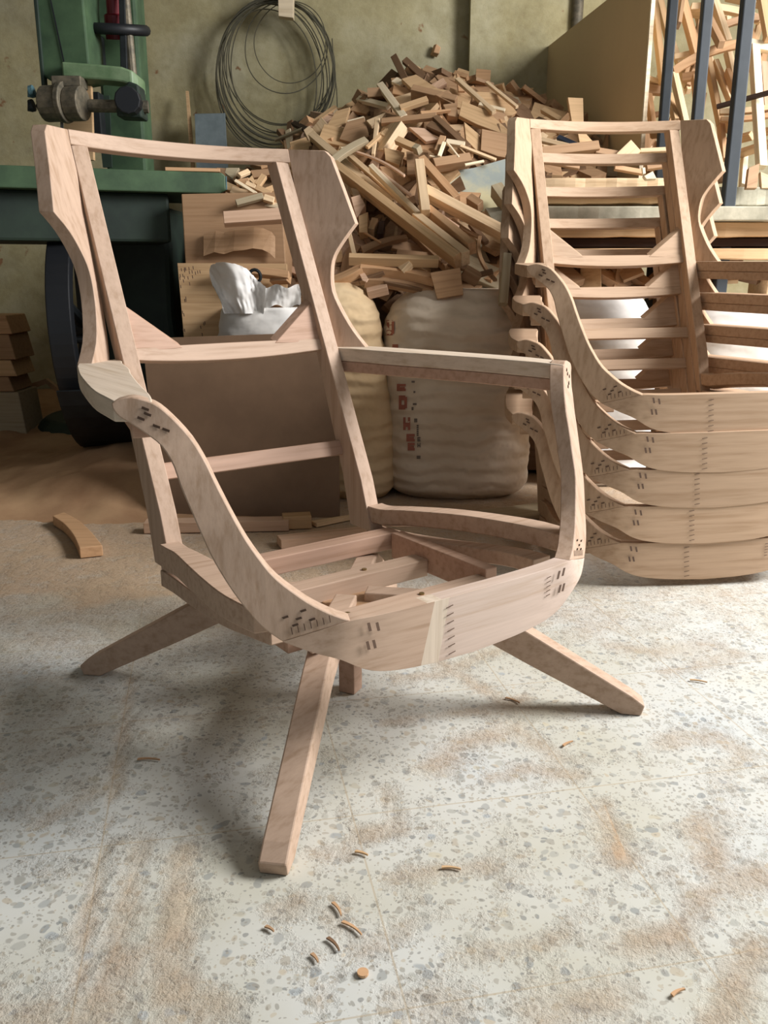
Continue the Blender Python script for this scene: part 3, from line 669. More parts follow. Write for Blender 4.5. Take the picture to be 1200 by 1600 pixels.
def region_label(px, py):
    if px < 445 and py > 250: return ('small wood offcut in the low pile between the band saw table and front chair', 'offcuts by the band saw table')
    if py < 185: return ('wood offcut on the upper crest of the big scrap heap', 'offcuts on the crest of the heap')
    if px < 560: return ('wood offcut on the left flank of the scrap heap behind the front chair', 'offcuts on the left flank of the heap')
    if px > 820: return ('wood offcut behind the top rails of the stacked chair frames', 'offcuts behind the stacked frames')
    if py < 290: return ('wood offcut jumbled in the middle of the big scrap heap', 'offcuts in the middle of the heap')
    return ('wood offcut low in the scrap heap among the long battens above the sacks', 'offcuts low in the heap')
def put_label(o, px, py, lab=None, c=None):
    if lab: tag(o, lab, c or 'wood offcut')
    else:
        l, g = region_label(px, py); tag(o, l, 'wood offcut', g)
SB = {}
def S(x1, y1, x2, y2, w, tone, lab=None, lift=.03, t=None, c=None, bow=0, taper=1.0, name='wood_offcut', Y=None):
    if Y is None:
        p = hit(x1, y1, lift); q = hit(x2, y2, lift)
    else: p = at(x1, y1, Y[0]); q = at(x2, y2, Y[1])
    s = ((p+q)/2-CAM).dot(CF)/FPX; wd = w*s
    up = (heap_n((p.x+q.x)/2, (p.y+q.y)/2)+ Vector((0,-.9,.3))) if Y is None else Vector((0,-1,.45))
    th = t if t else min(.03, max(.008, wd*.8))
    o = stick3(p, q, wd, th, up, M[tone], name, taper, bow); put_label(o, (x1+x2)/2, (y1+y2)/2, lab, c); return o
def Pq(pts, tone, lab=None, lift=.03, th=.018, c=None, tilt=(0,0), name='wood_offcut', Y=None):
    cx = sum(p[0] for p in pts)/len(pts); cy = sum(p[1] for p in pts)/len(pts)
    if Y is None: P0 = hit(cx, cy, lift); nrm = (heap_n(P0.x, P0.y)*.7 + Vector((tilt[0], -.8, .2+tilt[1]))).normalized()
    else: P0 = at(cx, cy, Y); nrm = Vector((tilt[0], -1, .25+tilt[1])).normalized()
    W3 = []
    for px, py in pts:
        r = ray(px, py); W3.append(CAM + r*((P0-CAM).dot(nrm)/r.dot(nrm)))
    x = (W3[1]-W3[0]).normalized(); y = nrm.cross(x).normalized(); x = y.cross(nrm).normalized()
    cc = sum(W3, Vector())/len(W3); m = MB(); m.prism([Vector(((p-cc).dot(x), (p-cc).dot(y), 0)) for p in W3], (0,0,-th))
    o = m.build(name, M[tone], None, .0012, seg=1); o.matrix_world = Matrix.Translation(cc) @ Matrix((x, y, nrm)).transposed().to_4x4()
    put_label(o, cx, cy, lab, c); return o
# ---- traced pieces of the scrap heap (image trace -> real bars and boards lying on the heap)
B_ = 'wood batten'
S(594,133,632,185,11,'white','pale tapering board end pointing up over the left crest of the heap',.07)
S(560,155,607,167,9,'white',lift=.05)
Pq([(545,172),(560,157),(587,163),(572,178)],'orange',lift=.03)
Pq([(525,173),(547,167),(540,192),(505,214),(500,212)],'tan','long tan board offcut lying on the left shoulder of the heap',.05)
Pq([(542,190),(569,183),(577,213),(548,222),(530,217)],'brown',None,.05,.05)
Pq([(542,188),(568,181),(570,184),(543,192)],'white',None,.055,.02)
Pq([(572,188),(603,175),(596,184),(580,197)],'pale',lift=.06)
S(590,187,583,243,8,'pale',None,.08,taper=.6)
S(488,213,612,320,12,'pale','long pale batten running down from the upper left of the heap',.07,c=B_,t=.03)
S(521,252,573,220,12,'grey','grey brown curved stick lying across the battens at upper left',.13,bow=.05)
S(545,243,672,352,8,'pale',None,.08,t=.02,c=B_)
S(557,238,632,275,4,'pink',None,.10,t=.01,bow=.04)
Pq([(605,200),(623,215),(612,229),(590,222),(590,208)],'tan',lift=.05)
Pq([(598,230),(630,238),(627,263),(607,256)],'tan',lift=.04)
S(459,193,479,203,8,'black',None,.06)
S(430,219,472,202,5,'grey','thin grey lath poking out of the far left tip of the heap',.06)
Pq([(474,203),(483,196),(497,210),(482,219)],'pale',lift=.06)
S(484,197,525,168,8,'tan',None,.03)
S(573,231,594,212,6,'tan',None,.12)
Pq([(452,222),(480,213),(490,232),(455,236)],'tan',lift=.04)
Pq([(490,222),(505,228),(500,240),(486,238)],'brown',lift=.04)
Pq([(627,123),(650,116),(684,138),(700,141),(668,150),(645,140)],'tan','broad tan board on the very top of the heap',.06)
Pq([(615,131),(646,140),(642,152),(613,146)],'orange',None,.05,.05)
Pq([(611,127),(620,120),(633,127),(625,133)],'white',lift=.08)
S(644,144,713,161,12,'brown','brown block like beam end just under the crest of the heap',.07,t=.05)
Pq([(680,148),(700,140),(715,154),(707,162)],'brown',lift=.09)
Pq([(692,163),(713,160),(716,183),(700,180)],'brown',None,.07,.05)
S(625,170,668,156,10,'tan',None,.08)
S(596,191,682,182,10,'brown','long thin brown strip lying level across the upper heap',.08,c='wood strip')
S(657,178,704,173,7,'orange',None,.08,taper=.4)
Pq([(722,157),(760,172),(801,209),(799,214),(745,194),(717,180)],'tan','wide tan board with a burnt knot on the right shoulder of the heap',.07,.02)
Pq([(742,143),(768,144),(790,153),(808,175),(800,180),(785,181)],'tan','tan offcut with a rounded edge at the upper right of the heap',.05)
S(714,124,772,176,8,'pale','pale narrow stick slanting down the right crest of the heap',.10)
S(748,163,789,173,6,'white',None,.10)
Pq([(713,113),(718,118),(727,142),(716,142)],'orange','pointed upright splinter at the top right of the heap',.07,.012)
S(760,129,808,168,6,'pale',None,.08)
S(778,145,808,161,8,'dark',None,.06)
Pq([(753,201),(801,211),(798,247),(778,244),(751,234)],'brown','thick brown square board standing under the right shoulder of the heap',.10,.05)
Pq([(725,190),(748,209),(753,238),(745,236),(728,218)],'tan',lift=.08)
S(680,184,732,232,10,'dark','scorched dark stick slanting down the middle of the heap',.08)
S(670,197,716,217,14,'dark',None,.06)
Pq([(638,198),(663,200),(686,217),(665,221)],'pink',lift=.06)
S(620,219,650,232,11,'tan',None,.10); S(648,232,656,235,10,'grey',None,.12,t=.03)
S(683,238,692,215,10,'brown',None,.12); S(686,245,694,223,6,'white',None,.14)
S(697,222,726,227,9,'white','short very pale block near the middle of the heap',.11)
S(698,222,717,246,3,'white',None,.14); S(719,228,775,250,5,'pale','thin pale lath over the marbled board in the heap',.12,c='lath')
S(677,259,734,250,15,'brown',None,.11,t=.04); S(671,244,700,250,3,'white',None,.13); S(726,258,756,252,4,'white',None,.13)
Pq([(635,236),(669,238),(672,270),(636,273)],'brown','brown squarish board in the centre of the heap',.07,.02)
Pq([(600,230),(632,238),(624,258),(602,250)],'tan',lift=.06)
S(655,254,665,334,14,'pale','short pale batten standing upright against the long battens',.22,c=B_,t=.035)
S(658,249,714,312,12,'orange','orange brown batten slanting down beside the marbled board',.12,c=B_,t=.03)
Pq([(678,272),(740,262),(800,245),(803,330),(760,335),(715,312)],'marble','pale marbled sheet leaning in the right side of the scrap heap',.03,.012,c='board')
Pq([(719,299),(752,301),(737,322),(714,314)],'orange',None,.09,.05)
S(733,312,751,324,13,'brown',None,.13,t=.04); S(775,296,792,320,18,'grey','grey dusty wood block beside the stacked frames',.10,t=.05,c='wood block')
Pq([(758,325),(792,322),(792,352),(770,345)],'dustgrey','grey dusty slab end between scrap heap and stacked frames',.07,.04,c='slab')
S(525,262,716,408,13,'tan','long thick batten lowest on the slope, ending above the sacks',.13,c=B_,t=.05)
S(566,290,701,418,13,'brown','dark brown batten under the long thick batten',.08,c=B_,t=.04)
S(650,342,728,404,14,'pale','pale batten with a dark end at the foot of the slope',.18,c=B_,t=.045)
S(580,262,655,338,8,'white','narrow white edged batten beside the long thick batten',.13,c=B_,t=.03)
S(585,262,642,306,5,'pink',None,.13,c=B_)
S(664,300,792,368,16,'pale','pale square batten reaching right towards the stacked frames',.16,c=B_,t=.045)
S(664,292,792,356,5,'pink','thin pink strip resting along the pale square batten',.16,c='wood strip')
S(668,330,738,388,13,'orange','orange square batten with a dark sawn end',.16,c=B_,t=.04)
S(666,322,716,356,6,'pink',None,.15)
S(706,343,752,372,6,'brown',None,.12,bow=-.05); S(750,370,774,438,6,'brown','thin curved brown strip hanging down beside the stack',.14,c='wood strip',bow=-.08)
Pq([(543,288),(565,280),(568,290),(549,297)],'white',None,.10,.03)
Pq([(548,308),(562,304),(571,320),(557,341)],'pink','pinkish block close to the right wing of the front chair',.14,.05,c='wood block')
Pq([(549,293),(560,296),(564,306),(552,306)],'pale',None,.12,.03)
Pq([(560,337),(575,331),(574,363),(561,363)],'tan',None,.12,.05)
Pq([(534,285),(546,300),(552,316),(540,312)],'pink',None,.10,.03)
S(580,366,586,349,10,'tan',None,.06,t=.05); S(597,352,594,372,9,'black',None,.05,t=.04); S(569,363,596,380,3,'orange',None,.10)
S(566,393,636,372,13,'brown',None,.08,bow=.06,taper=.5); S(620,395,690,402,9,'brown',None,.06)
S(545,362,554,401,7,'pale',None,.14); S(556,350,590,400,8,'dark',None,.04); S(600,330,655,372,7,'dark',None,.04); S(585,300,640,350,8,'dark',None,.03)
S(545,405,685,409,12,'tan','straight tan board lying level just above the sacks',.14,c='board',t=.03)
S(560,412,645,416,5,'dark',None,.12)
S(518,442,566,420,14,'orange',None,.17,bow=-.06,t=.03)
S(562,420,678,438,15,'orange','long curved chair part lying level above the sacks',.18,c='chair part',bow=.06,t=.03)
S(522,452,572,438,11,'brown',None,.14,bow=.06); S(570,440,680,458,12,'brown','lower curved chair part lying above the large sack',.14,c='chair part',bow=.07,t=.03)
Pq([(672,426),(719,418),(724,460),(683,467)],'orange','thick square brown block resting on top of the large sack',.24,.07,c='wood block',tilt=(-.1,-.15),Y=2.70)
S(724,424,748,438,14,'brown',None,.16,t=.04); S(747,430,770,424,8,'dark',None,.12)
S(628,424,641,410,12,'pale',None,.21,t=.03); S(574,459,606,451,11,'pink',None,.20,t=.03)
Pq([(549,402),(556,401),(566,420),(576,436),(573,441),(566,438)],'pink','thin peel of pink veneer hanging by the right wing of the front chair',.24,.003,c='veneer')
S(792,398,786,476,13,'grey','upright plank standing between the large sack and the stacked frames',.0,c='plank',t=.04,Y=(2.62,2.58))
S(803,300,800,400,14,'brown','brown plank standing behind the left wings of the stacked frames',.0,c='plank',t=.03,Y=(2.90,2.85))
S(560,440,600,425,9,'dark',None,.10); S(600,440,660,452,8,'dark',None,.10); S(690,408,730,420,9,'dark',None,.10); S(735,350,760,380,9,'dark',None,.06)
# pile beside the saw table, on the veneered box
YB = 2.86
Pq([(353,262),(374,262),(364,280),(351,270)],'grey',Y=3.05); S(373,275,389,268,8,'pale',Y=(3.02,3.05)); Pq([(366,281),(388,277),(390,288),(370,289)],'orange',Y=3.0)
S(367,282,401,303,5,'white','thin white wedge lying on the low pile by the saw table',Y=(2.94,2.92)); S(384,286,399,293,7,'pale',Y=(2.95,2.95))
Pq([(391,266),(424,263),(422,273),(396,278)],'brown',Y=3.05); S(402,291,413,275,10,'tan',Y=(2.96,2.98)); S(400,293,423,304,9,'tan',Y=(2.93,2.92))
S(369,318,411,307,10,'grey','greyish short plank on top of the low pile by the saw table',Y=(2.86,2.88)); S(412,309,428,314,10,'pale',Y=(2.88,2.88))
S(362,298,400,309,12,'pale',Y=(2.96,2.94)); S(350,290,372,300,12,'tan',Y=(3.0,2.97)); S(405,318,440,324,9,'white',Y=(2.9,2.88)); S(415,300,440,290,10,'tan',Y=(2.98,3.0))
S(420,268,445,262,9,'pale',Y=(3.06,3.08)); S(425,282,446,276,10,'brown',Y=(3.0,3.02)); S(350,311,385,314,6,'grey',Y=(2.93,2.92)); S(258,266,344,268,6,'orange','thin tan strip lying on the green saw table near its right end',Y=(3.08,3.12),t=.02,c='wood strip'); S(408,262,446,250,8,'orange',Y=(3.15,3.15))
S(350,343,440,337,20,'pink','pinkish brown plank lying on the torn veneer panel',Y=(2.78,2.80),c='plank',t=.03)
# pieces seen behind the top stacked frame
Pq([(887,152),(911,153),(912,192),(893,190)],'tan','upright tan offcut in front of the fibreboard sheet',Y=3.30); S(848,172,882,192,9,'tan',Y=(3.5,3.4)); S(840,186,866,196,7,'dark',Y=(3.5,3.4))
Pq([(902,205),(915,208),(928,223),(906,226)],'tan',Y=3.1); S(872,215,902,228,8,'bluedark','dark blue painted offcut behind the top stacked frame',Y=(3.15,3.1)); S(846,219,896,231,8,'pale',Y=(3.05,3.0))
S(846,239,935,229,15,'brown','wide brown board behind the top stacked frame',Y=(2.98,3.0),c='board'); Pq([(963,240),(986,218),(1002,236),(990,246),(972,247)],'pale','pale square offcut turned on its corner behind the top stacked frame',Y=2.98)
S(930,236,990,246,10,'brown',Y=(3.0,3.0)); S(1000,236,1042,234,7,'pale',Y=(3.0,3.0)); S(1005,262,1006,272,5,'white',Y=(2.95,2.95)); Pq([(1006,275),(1020,267),(1026,279),(1010,280)],'white',Y=2.95); S(870,200,890,180,9,'orange',Y=(3.4,3.4)); S(1010,262,1040,258,9,'brown',Y=(3.0,3.0)); S(960,262,1005,270,8,'orange',Y=(3.0,3.0)); S(852,252,905,262,7,'brown',Y=(3.0,3.0))

# ---- heap core: everything under the countable pieces
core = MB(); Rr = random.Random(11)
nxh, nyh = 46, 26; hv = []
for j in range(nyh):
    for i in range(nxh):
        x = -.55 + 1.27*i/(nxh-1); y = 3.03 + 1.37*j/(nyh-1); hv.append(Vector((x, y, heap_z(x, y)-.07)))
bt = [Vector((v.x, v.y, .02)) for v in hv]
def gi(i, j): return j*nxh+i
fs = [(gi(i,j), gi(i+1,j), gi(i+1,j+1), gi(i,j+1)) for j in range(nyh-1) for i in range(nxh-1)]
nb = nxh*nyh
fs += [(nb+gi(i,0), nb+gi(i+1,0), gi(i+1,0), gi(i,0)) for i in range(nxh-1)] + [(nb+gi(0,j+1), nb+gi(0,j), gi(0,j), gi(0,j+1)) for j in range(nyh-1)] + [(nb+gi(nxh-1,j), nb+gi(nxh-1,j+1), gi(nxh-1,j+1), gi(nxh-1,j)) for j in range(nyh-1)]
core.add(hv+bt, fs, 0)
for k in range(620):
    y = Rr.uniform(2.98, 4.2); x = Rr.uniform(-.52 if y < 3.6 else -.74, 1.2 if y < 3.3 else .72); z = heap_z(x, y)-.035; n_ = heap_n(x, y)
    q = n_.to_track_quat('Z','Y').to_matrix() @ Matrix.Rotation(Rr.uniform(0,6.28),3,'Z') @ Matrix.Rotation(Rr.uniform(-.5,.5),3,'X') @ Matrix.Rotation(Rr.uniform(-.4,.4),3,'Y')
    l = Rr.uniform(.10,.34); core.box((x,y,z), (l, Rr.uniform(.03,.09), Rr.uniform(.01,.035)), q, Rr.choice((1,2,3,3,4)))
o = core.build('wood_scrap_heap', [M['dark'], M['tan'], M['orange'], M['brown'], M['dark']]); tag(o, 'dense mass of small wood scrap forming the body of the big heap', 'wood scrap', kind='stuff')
# ---- loose offcuts filling the surface of the heap, each one its own object
protos = []
def proto(fn, mt):
    m = MB(); fn(m); o = m.build('wood_offcut', M[mt], None, .001, seg=1); protos.append(o)
shapes = [lambda m: m.box((0,0,0),(.20,.030,.020)), lambda m: m.box((0,0,0),(.11,.07,.016)), lambda m: m.prism([(-.08,-.03,0),(.09,-.02,0),(.05,.035,0),(-.07,.03,0)],(0,0,.02)),
          lambda m: m.prism([(-.10,-.02,0),(.10,0,0),(-.10,.025,0)],(0,0,.016)), lambda m: m.box((0,0,0),(.30,.022,.014)), lambda m: m.prism([(-.05,-.04,0),(.05,-.03,0),(.04,.04,0),(-.06,.03,0)],(0,0,.035)),
          lambda m: m.prism([(-.10,-.01,0),(-.05,-.03,0),(.02,-.036,0),(.09,-.02,0),(.09,.006,0),(.02,-.008,0),(-.05,0,0),(-.09,.018,0)],(0,0,.024)), lambda m: m.prism([(-.04,-.05,0),(.06,-.03,0),(.02,.05,0)],(0,0,.012))]
for k, mt in enumerate(('pale','tan','orange','brown','white','tan','pink','pale','brown','tan','grey','orange','dark','pale','brown','pink')): proto(shapes[k % 8], mt)
placed = [0]*16; cnt = 0; Rr = random.Random(5)
def crest(px):
    P = [(400,262),(440,232),(455,210),(485,196),(525,172),(560,160),(600,136),(640,120),(690,136),(720,135),(760,140),(810,168),(860,178),(900,196),(1040,222)]
    for (a, ya), (b, yb) in zip(P, P[1:]):
        if a <= px <= b: return ya+(yb-ya)*(px-a)/(b-a)
    return 260
while cnt < 185:
    px = Rr.uniform(440, 1020) if cnt % 5 else Rr.uniform(430,560); lo = crest(px)+8; hi = 455 if 480 < px < 800 else 270
    if px < 480: hi = 300
    py = lo + (hi-lo)*Rr.random()**1.15
    if 672 < px < 808 and 244 < py < 338: continue
    P = hit(px, py, -.025+Rr.uniform(-.015,.02)); k = Rr.randrange(16); src = protos[k]
    o = src if not placed[k] else src.copy()
    if placed[k]: COL.objects.link(o)
    placed[k] = 1
    n_ = (heap_n(P.x, P.y)*.8+Vector((Rr.uniform(-.3,.3), -.55, Rr.uniform(-.1,.5)))).normalized()
    q = n_.to_track_quat('Z','Y').to_matrix() @ Matrix.Rotation(Rr.gauss(-.6,1.0) if Rr.random() < .6 else Rr.uniform(0,6.28),3,'Z') @ Matrix.Rotation(Rr.uniform(-.5,.5),3,'X')
    sc = Rr.uniform(.75,1.5)
    o.matrix_world = Matrix.Translation(P) @ q.to_4x4() @ Matrix.Diagonal((sc, sc*Rr.uniform(.8,1.2), sc, 1)); put_label(o, px, py); cnt += 1

# ---- sacks
def sack(name, cx, cy, w, d, h, mat, lean=(0,0), seed=0, top=.55, wr=.012, label='', c='sack', bulge=.06, yaw_=0.0, twist=0.0):
    m = MB(); nr, ns = 56, 72; secs = []
    for j in range(nr):
        u = j/(nr-1); z = h*u
        s = 1.0
        if u < .06: s = .80+.20*math.sin(u/.06*math.pi/2)
        if u > 1-.22: k = (u-.78)/.22; s = 1-(1-top)*(k**2.2)
        s *= 1 + bulge*math.sin(math.pi*min(1,u*1.05))
        ring = []
        for i in range(ns):
            a = 2*math.pi*i/ns; ca, sa = math.cos(a), math.sin(a); e = .72
            x = w/2*s*math.copysign(abs(ca)**e, ca); y = d/2*s*math.copysign(abs(sa)**e, sa)
            p = Vector((x*4, y*4, z*3+seed*7)); n1 = noise.fractal(p, 1.0, 2.0, 2)*.010
            q = Vector((x*2.2+seed, y*2.2, z*22+ca*1.6)); n2 = noise.noise(q)*wr*.25 - abs(noise.noise(Vector((x*4, y*4+seed, z*26+x*7+2*noise.noise(Vector((x*6,z*5,seed)))))))*wr*.9
            k = 1+(n1+n2)/max(.05, math.hypot(x,y))
            X = x*k; Y = y*k; c_, s_ = math.cos(yaw_), math.sin(yaw_)
            ring.append(Vector((X*c_-Y*s_ + lean[0]*u*u, X*s_+Y*c_ + lean[1]*u, z + (.012*noise.noise(Vector((x*9,y*9,seed))) if 0 < u < 1 else 0))))
        secs.append(ring)
    m.loft(secs); o = m.build(name, mat, None, 0, True); o.location = (cx, cy, .004); return tag(o, label, c)
gy = ground(700, 800).y
sack3 = sack('sack', at(718,600,2.78).x, 2.83, .46, .38, .645, M['sack'], (-.01,.02), 3, .66, label='large dusty woven sack with red print standing behind the right arm of the front chair')
sack2 = sack('sack', at(560,600,2.70).x-.005, 2.80, .25, .30, .665, M['sack_tan'], (-.075,.02), 8, .60, label='tan bulging sack between the dark hardboard sheet and the printed sack')
s1 = sack('sack', at(416,480,2.80).x, 2.80, .30, .26, .592, M['sack_white'], (.0,.0), 5, .90, label='white torn open sack of sawdust behind the dark hardboard sheet')
# torn collar of the white sack, its fill
def collar(pts, Yd, th, parent):
    m = MB(); rr = random.Random(4); base = [at(x, y, Yd) for x, y in pts]; m.prism(base, (0, th, 0)); return m.build('torn_flap', M['sack_white'], parent, .002)
def rag(cols, rows, f, parent, name):
    m = MB(); g = [[f(i/(cols-1), j/(rows-1)) for i in range(cols)] for j in range(rows)]; vs = [p for r in g for p in r]
    th = Vector((0,.004,0)); k = len(vs); vs2 = [p+th for p in vs]
    q = [(j*cols+i, j*cols+i+1, (j+1)*cols+i+1, (j+1)*cols+i) for j in range(rows-1) for i in range(cols-1)]
    m.add(vs, q); m.add(vs2, [tuple(reversed(t)) for t in q]); 
    o = m.build(name, M['sack_white'], parent, 0, True); return o
def flap1(u, v):
    L_ = cat([(345,470),(330,440),(328,418),(341,410),(365,412),(385,420),(400,436),(415,448)], 40); k = u*39; i = min(38,int(k)); p = L_[i].lerp(L_[i+1], k-i) if False else L_[i] + (L_[i+1]-L_[i])*(k-i)
    bx = 350 + 62*u; by = 490
    x = p.x + (bx-p.x)*v; y = p.y + (by-p.y)*v + 2.5*noise.noise(Vector((u*30, 0, 2)))*(1-v)
    return at(x, y, 2.635 + .035*v + .03*math.sin(u*9)*(.4+.6*(1-v)) + .008*noise.noise(Vector((u*14, v*9, 1))))
def flap2(u, v):
    x = 408 + 62*u; y = (447 + 3*math.sin(u*12) if u > .12 else 447+20*(.12-u)/.12) + 32*v
    return at(x, y, 2.70 + .015*math.sin(u*7+v*3) + .005*noise.noise(Vector((u*12, v*6, 5))))
f1_ = rag(60, 14, flap1, None, 'torn_flap'); f2_ = rag(40, 8, flap2, None, 'torn_flap')
inv = Matrix.Translation(-Vector(s1.location))
for f_ in (f1_, f2_): f_.parent = s1; f_.matrix_parent_inverse = inv
m = MB(); c = Vector((s1.location.x, 2.80, .585)); m.tube([c+Vector((0,0,-.02)), c+Vector((0,0,.012)), c+Vector((.0,0,.03))], [.11,.09,.02], 20); q = m.build('sawdust_fill', M['dustheap'], None, 0, True); q.parent = s1; q.matrix_parent_inverse = inv
for cx, w_, lab, sd in ((948, .33, 'pale plump sack seen through the back of the stacked frames', 12), (1146, .31, 'bright sack standing behind the right arms of the stacked frames', 15)):
    sack('sack', at(cx, 520, 2.92).x, 2.98, w_, .30, .62, M['sack_white'], (0,0), sd, .70, label=lab, wr=.009)
# print on the large sack
def onsack(px, py, sk, lift=.0015):
    """front surface of a sack at an image ray (evaluated on its mesh)"""
    r = ray(px, py).normalized(); ok, loc, nn_, _ = sk.ray_cast(CAM - Vector(sk.location), r)
    return (loc + Vector(sk.location) - r*lift*1.5) if ok else None
def printmark(polys, mat, name, parent):
    m = MB()
    for poly in polys:
        W3 = [onsack(x, y, parent) for x, y in poly]
        if any(p is None for p in W3): continue
        c = sum(W3, Vector())/len(W3); d = (CAM-c).normalized()
        m.prism([p for p in W3], d*.0012)
    if m.v:
        o = m.build(name, mat); o.parent = parent; o.matrix_parent_inverse = Matrix.Translation(-Vector(parent.location)); return o
bpy.context.view_layer.update()
def glyph(x, y, w, h, t, kind):
    r = lambda a,b,c,d: [(x+a*w, y+b*h), (x+c*w, y+b*h+ .0), (x+c*w, y+d*h), (x+a*w, y+d*h)]
    if kind == 'E': return [r(0,0,1,t), r(0,.0,t,1), r(0,.42,.9,.42+t), r(0,1-t,1,1)]
    if kind == 'D': return [r(0,0,.8,t), r(0,0,t,1), r(1-t,.1,1,.9), r(0,1-t,.8,1)]
    if kind == 'H': return [r(0,0,t,1), r(1-t,0,1,1), r(0,.42,1,.42+t)]
    return [r(0,0,1,1)]
red = []
for x, y, w_, h_, k in ((602,485,6,10,'B'),(604,500,12,24,'D'),(613,538,9,9,'B'),(620,600,14,11,'E'),(623,618,13,22,'D'),(630,652,11,20,'H'),(635,678,13,12,'E'),(637,692,11,12,'E')): red += glyph(x, y, w_, h_, .34, k)
printmark(red, M['redink'], 'red_print', sack3)
blk = []
for x, y, w_, h_ in ((643,595,5,3),(646,611,3,3),(645,630,6,3),(643,636,3,5),(647,654,5,6)): blk.append([(x,y),(x+w_,y),(x+w_,y+h_),(x,y+h_)])
for i in range(6): blk.append([(651,664+i*3),(654,664+i*3),(654,666+i*3),(651,666+i*3)])
blk += glyph(652,683,5,7,.3,'E') + glyph(652,692,5,7,.3,'H') + [[(651,712),(657,712),(657,717),(651,717)]]
printmark(blk, M['blackink'], 'black_print', sack3)

# ---- boards behind the front chair
o = quad_prism([(222,529),(528,518),(531,808),(252,820)], 2.50, .006, M['mdf_dark'], 'hardboard_sheet', dY=(.08,.08,-.03,-.03)); tag(o, 'dark brown hardboard sheet leaning upright behind the seat of the front chair', 'board')
o = quad_prism([(277,411),(448,412),(450,560),(290,560)], 2.78, .02, M['tan'], 'plywood_panel', dY=(.06,.06,0,0)); tag(o, 'yellowish plywood panel with staple marks behind the white sack', 'board')
m = MB(); rr = random.Random(9)
for x0, x1, y0, y1, n_ in ((280,290,415,450,9),(283,325,415,425,8),(284,290,460,520,7),(292,330,430,450,3),(300,330,500,522,4)):
    for k in range(n_):
        x = rr.uniform(x0,x1); y = rr.uniform(y0,y1); m.prism([at(x,y,2.775+.0), at(x+1.2,y,2.775), at(x+2,y+5,2.77), at(x+.8,y+5,2.77)], (0,.002,0))
q = m.build('staple_marks', M['staple']); q.parent = o
o = quad_prism([(283,303),(440,300),(447,425),(290,420)], 2.86, .26, M['brown'], 'veneered_box', dY=(.03,.03,0,0), bevel=.003); tag(o, 'brown veneered box panel with its veneer peeling, right of the band saw table', 'box')
m = MB(); pts = [(318,400),(335,394),(350,397),(365,392),(380,391),(395,388),(410,390),(422,396),(430,404)]; secs = []
for i, (x, y) in enumerate(pts):
    a = at(x, y, 2.845-.010*math.sin(i/8*math.pi)); b = at(x+(2 if i % 2 else 0), y-34, 2.862); secs.append([a, b, b+Vector((0,.003,0)), a+Vector((0,.003,0))])
m.loft(secs); q = m.build('peeling_veneer', M['brown']); q.parent = o
for a, b, tn, lb in (((340,425),(452,432),'orange','curved orange brown offcut lying behind the white sack'), ((425,438),(452,436),'orange','short orange block behind the white sack beside the back post')):
    S(a[0],a[1],b[0],b[1],12,tn,lb,Y=(2.80,2.78),t=.03,bow=.03)
m = MB(); tc_ = at(398,432,2.76); m.tube([tc_+Vector((.018*math.cos(t),0,.02*math.sin(t))) for t in [k*math.pi/8 for k in range(-3,12)]], .005, 8); q = m.build('iron_hook', M['iron']); tag(q, 'small rusty iron ring on top of the white sack', 'ring')
# planks on the floor by the sheet
def floorbar(p, q, wd, h, mt, lab, c='wood strip', bow=0.0, z=0.0, taper=1.0):
    P = ground(*p); Q = ground(*q); P.z = Q.z = h/2+.004+z; o = stick3(P, Q, wd, h, Vector((0,0,1)), M[mt], 'wood_strip', taper, bow); return tag(o, lab, c)
floorbar((228,832),(452,828),.05,.030,'pink','long plank lying on the floor in front of the hardboard sheet','plank')
floorbar((442,826),(486,824),.05,.036,'tan','short block lying at the end of the long floor plank','wood block')
floorbar((436,856),(605,838),.05,.024,'pink','plank on the floor half hidden by the rear seat bar','plank')
floorbar((490,824),(556,812),.035,.012,'pale','splintered pale strip on the floor beside the right back post','wood strip',z=.0,taper=.4)
floorbar((560,806),(690,812),.06,.02,'orange','thin plank on the floor behind the right side rail','plank')
floorbar((700,822),(860,800),.12,.012,'grey','grey flat board on the floor under the large sack','board')
# curved offcut on the floor at left
m = MB(); pts = cat([(80,808,112,818),(92,822,128,822),(108,836,146,838),(124,868,160,858)], 12); secs = []
for p in pts:
    a = ground(p[0], p[1], .03) if False else None
pts = [((82,806),(100,800)),((100,818),(122,812)),((115,836),(142,830)),((124,856),(160,852))]
A_ = cat([tuple(ground(x, y, .032)) for (x, y), _ in pts], 12); B2 = cat([tuple(ground(x, y, .032)) for _, (x, y) in pts], 12)
for a, b in zip(A_, B2): h = Vector((0,0,-.028)); secs.append([a, b, b+h, a+h])
m.loft(secs); o = m.build('curved_offcut', M['orange'], None, .002); tag(o, 'curved tan offcut lying in sawdust at the left of the front chair', 'wood offcut')
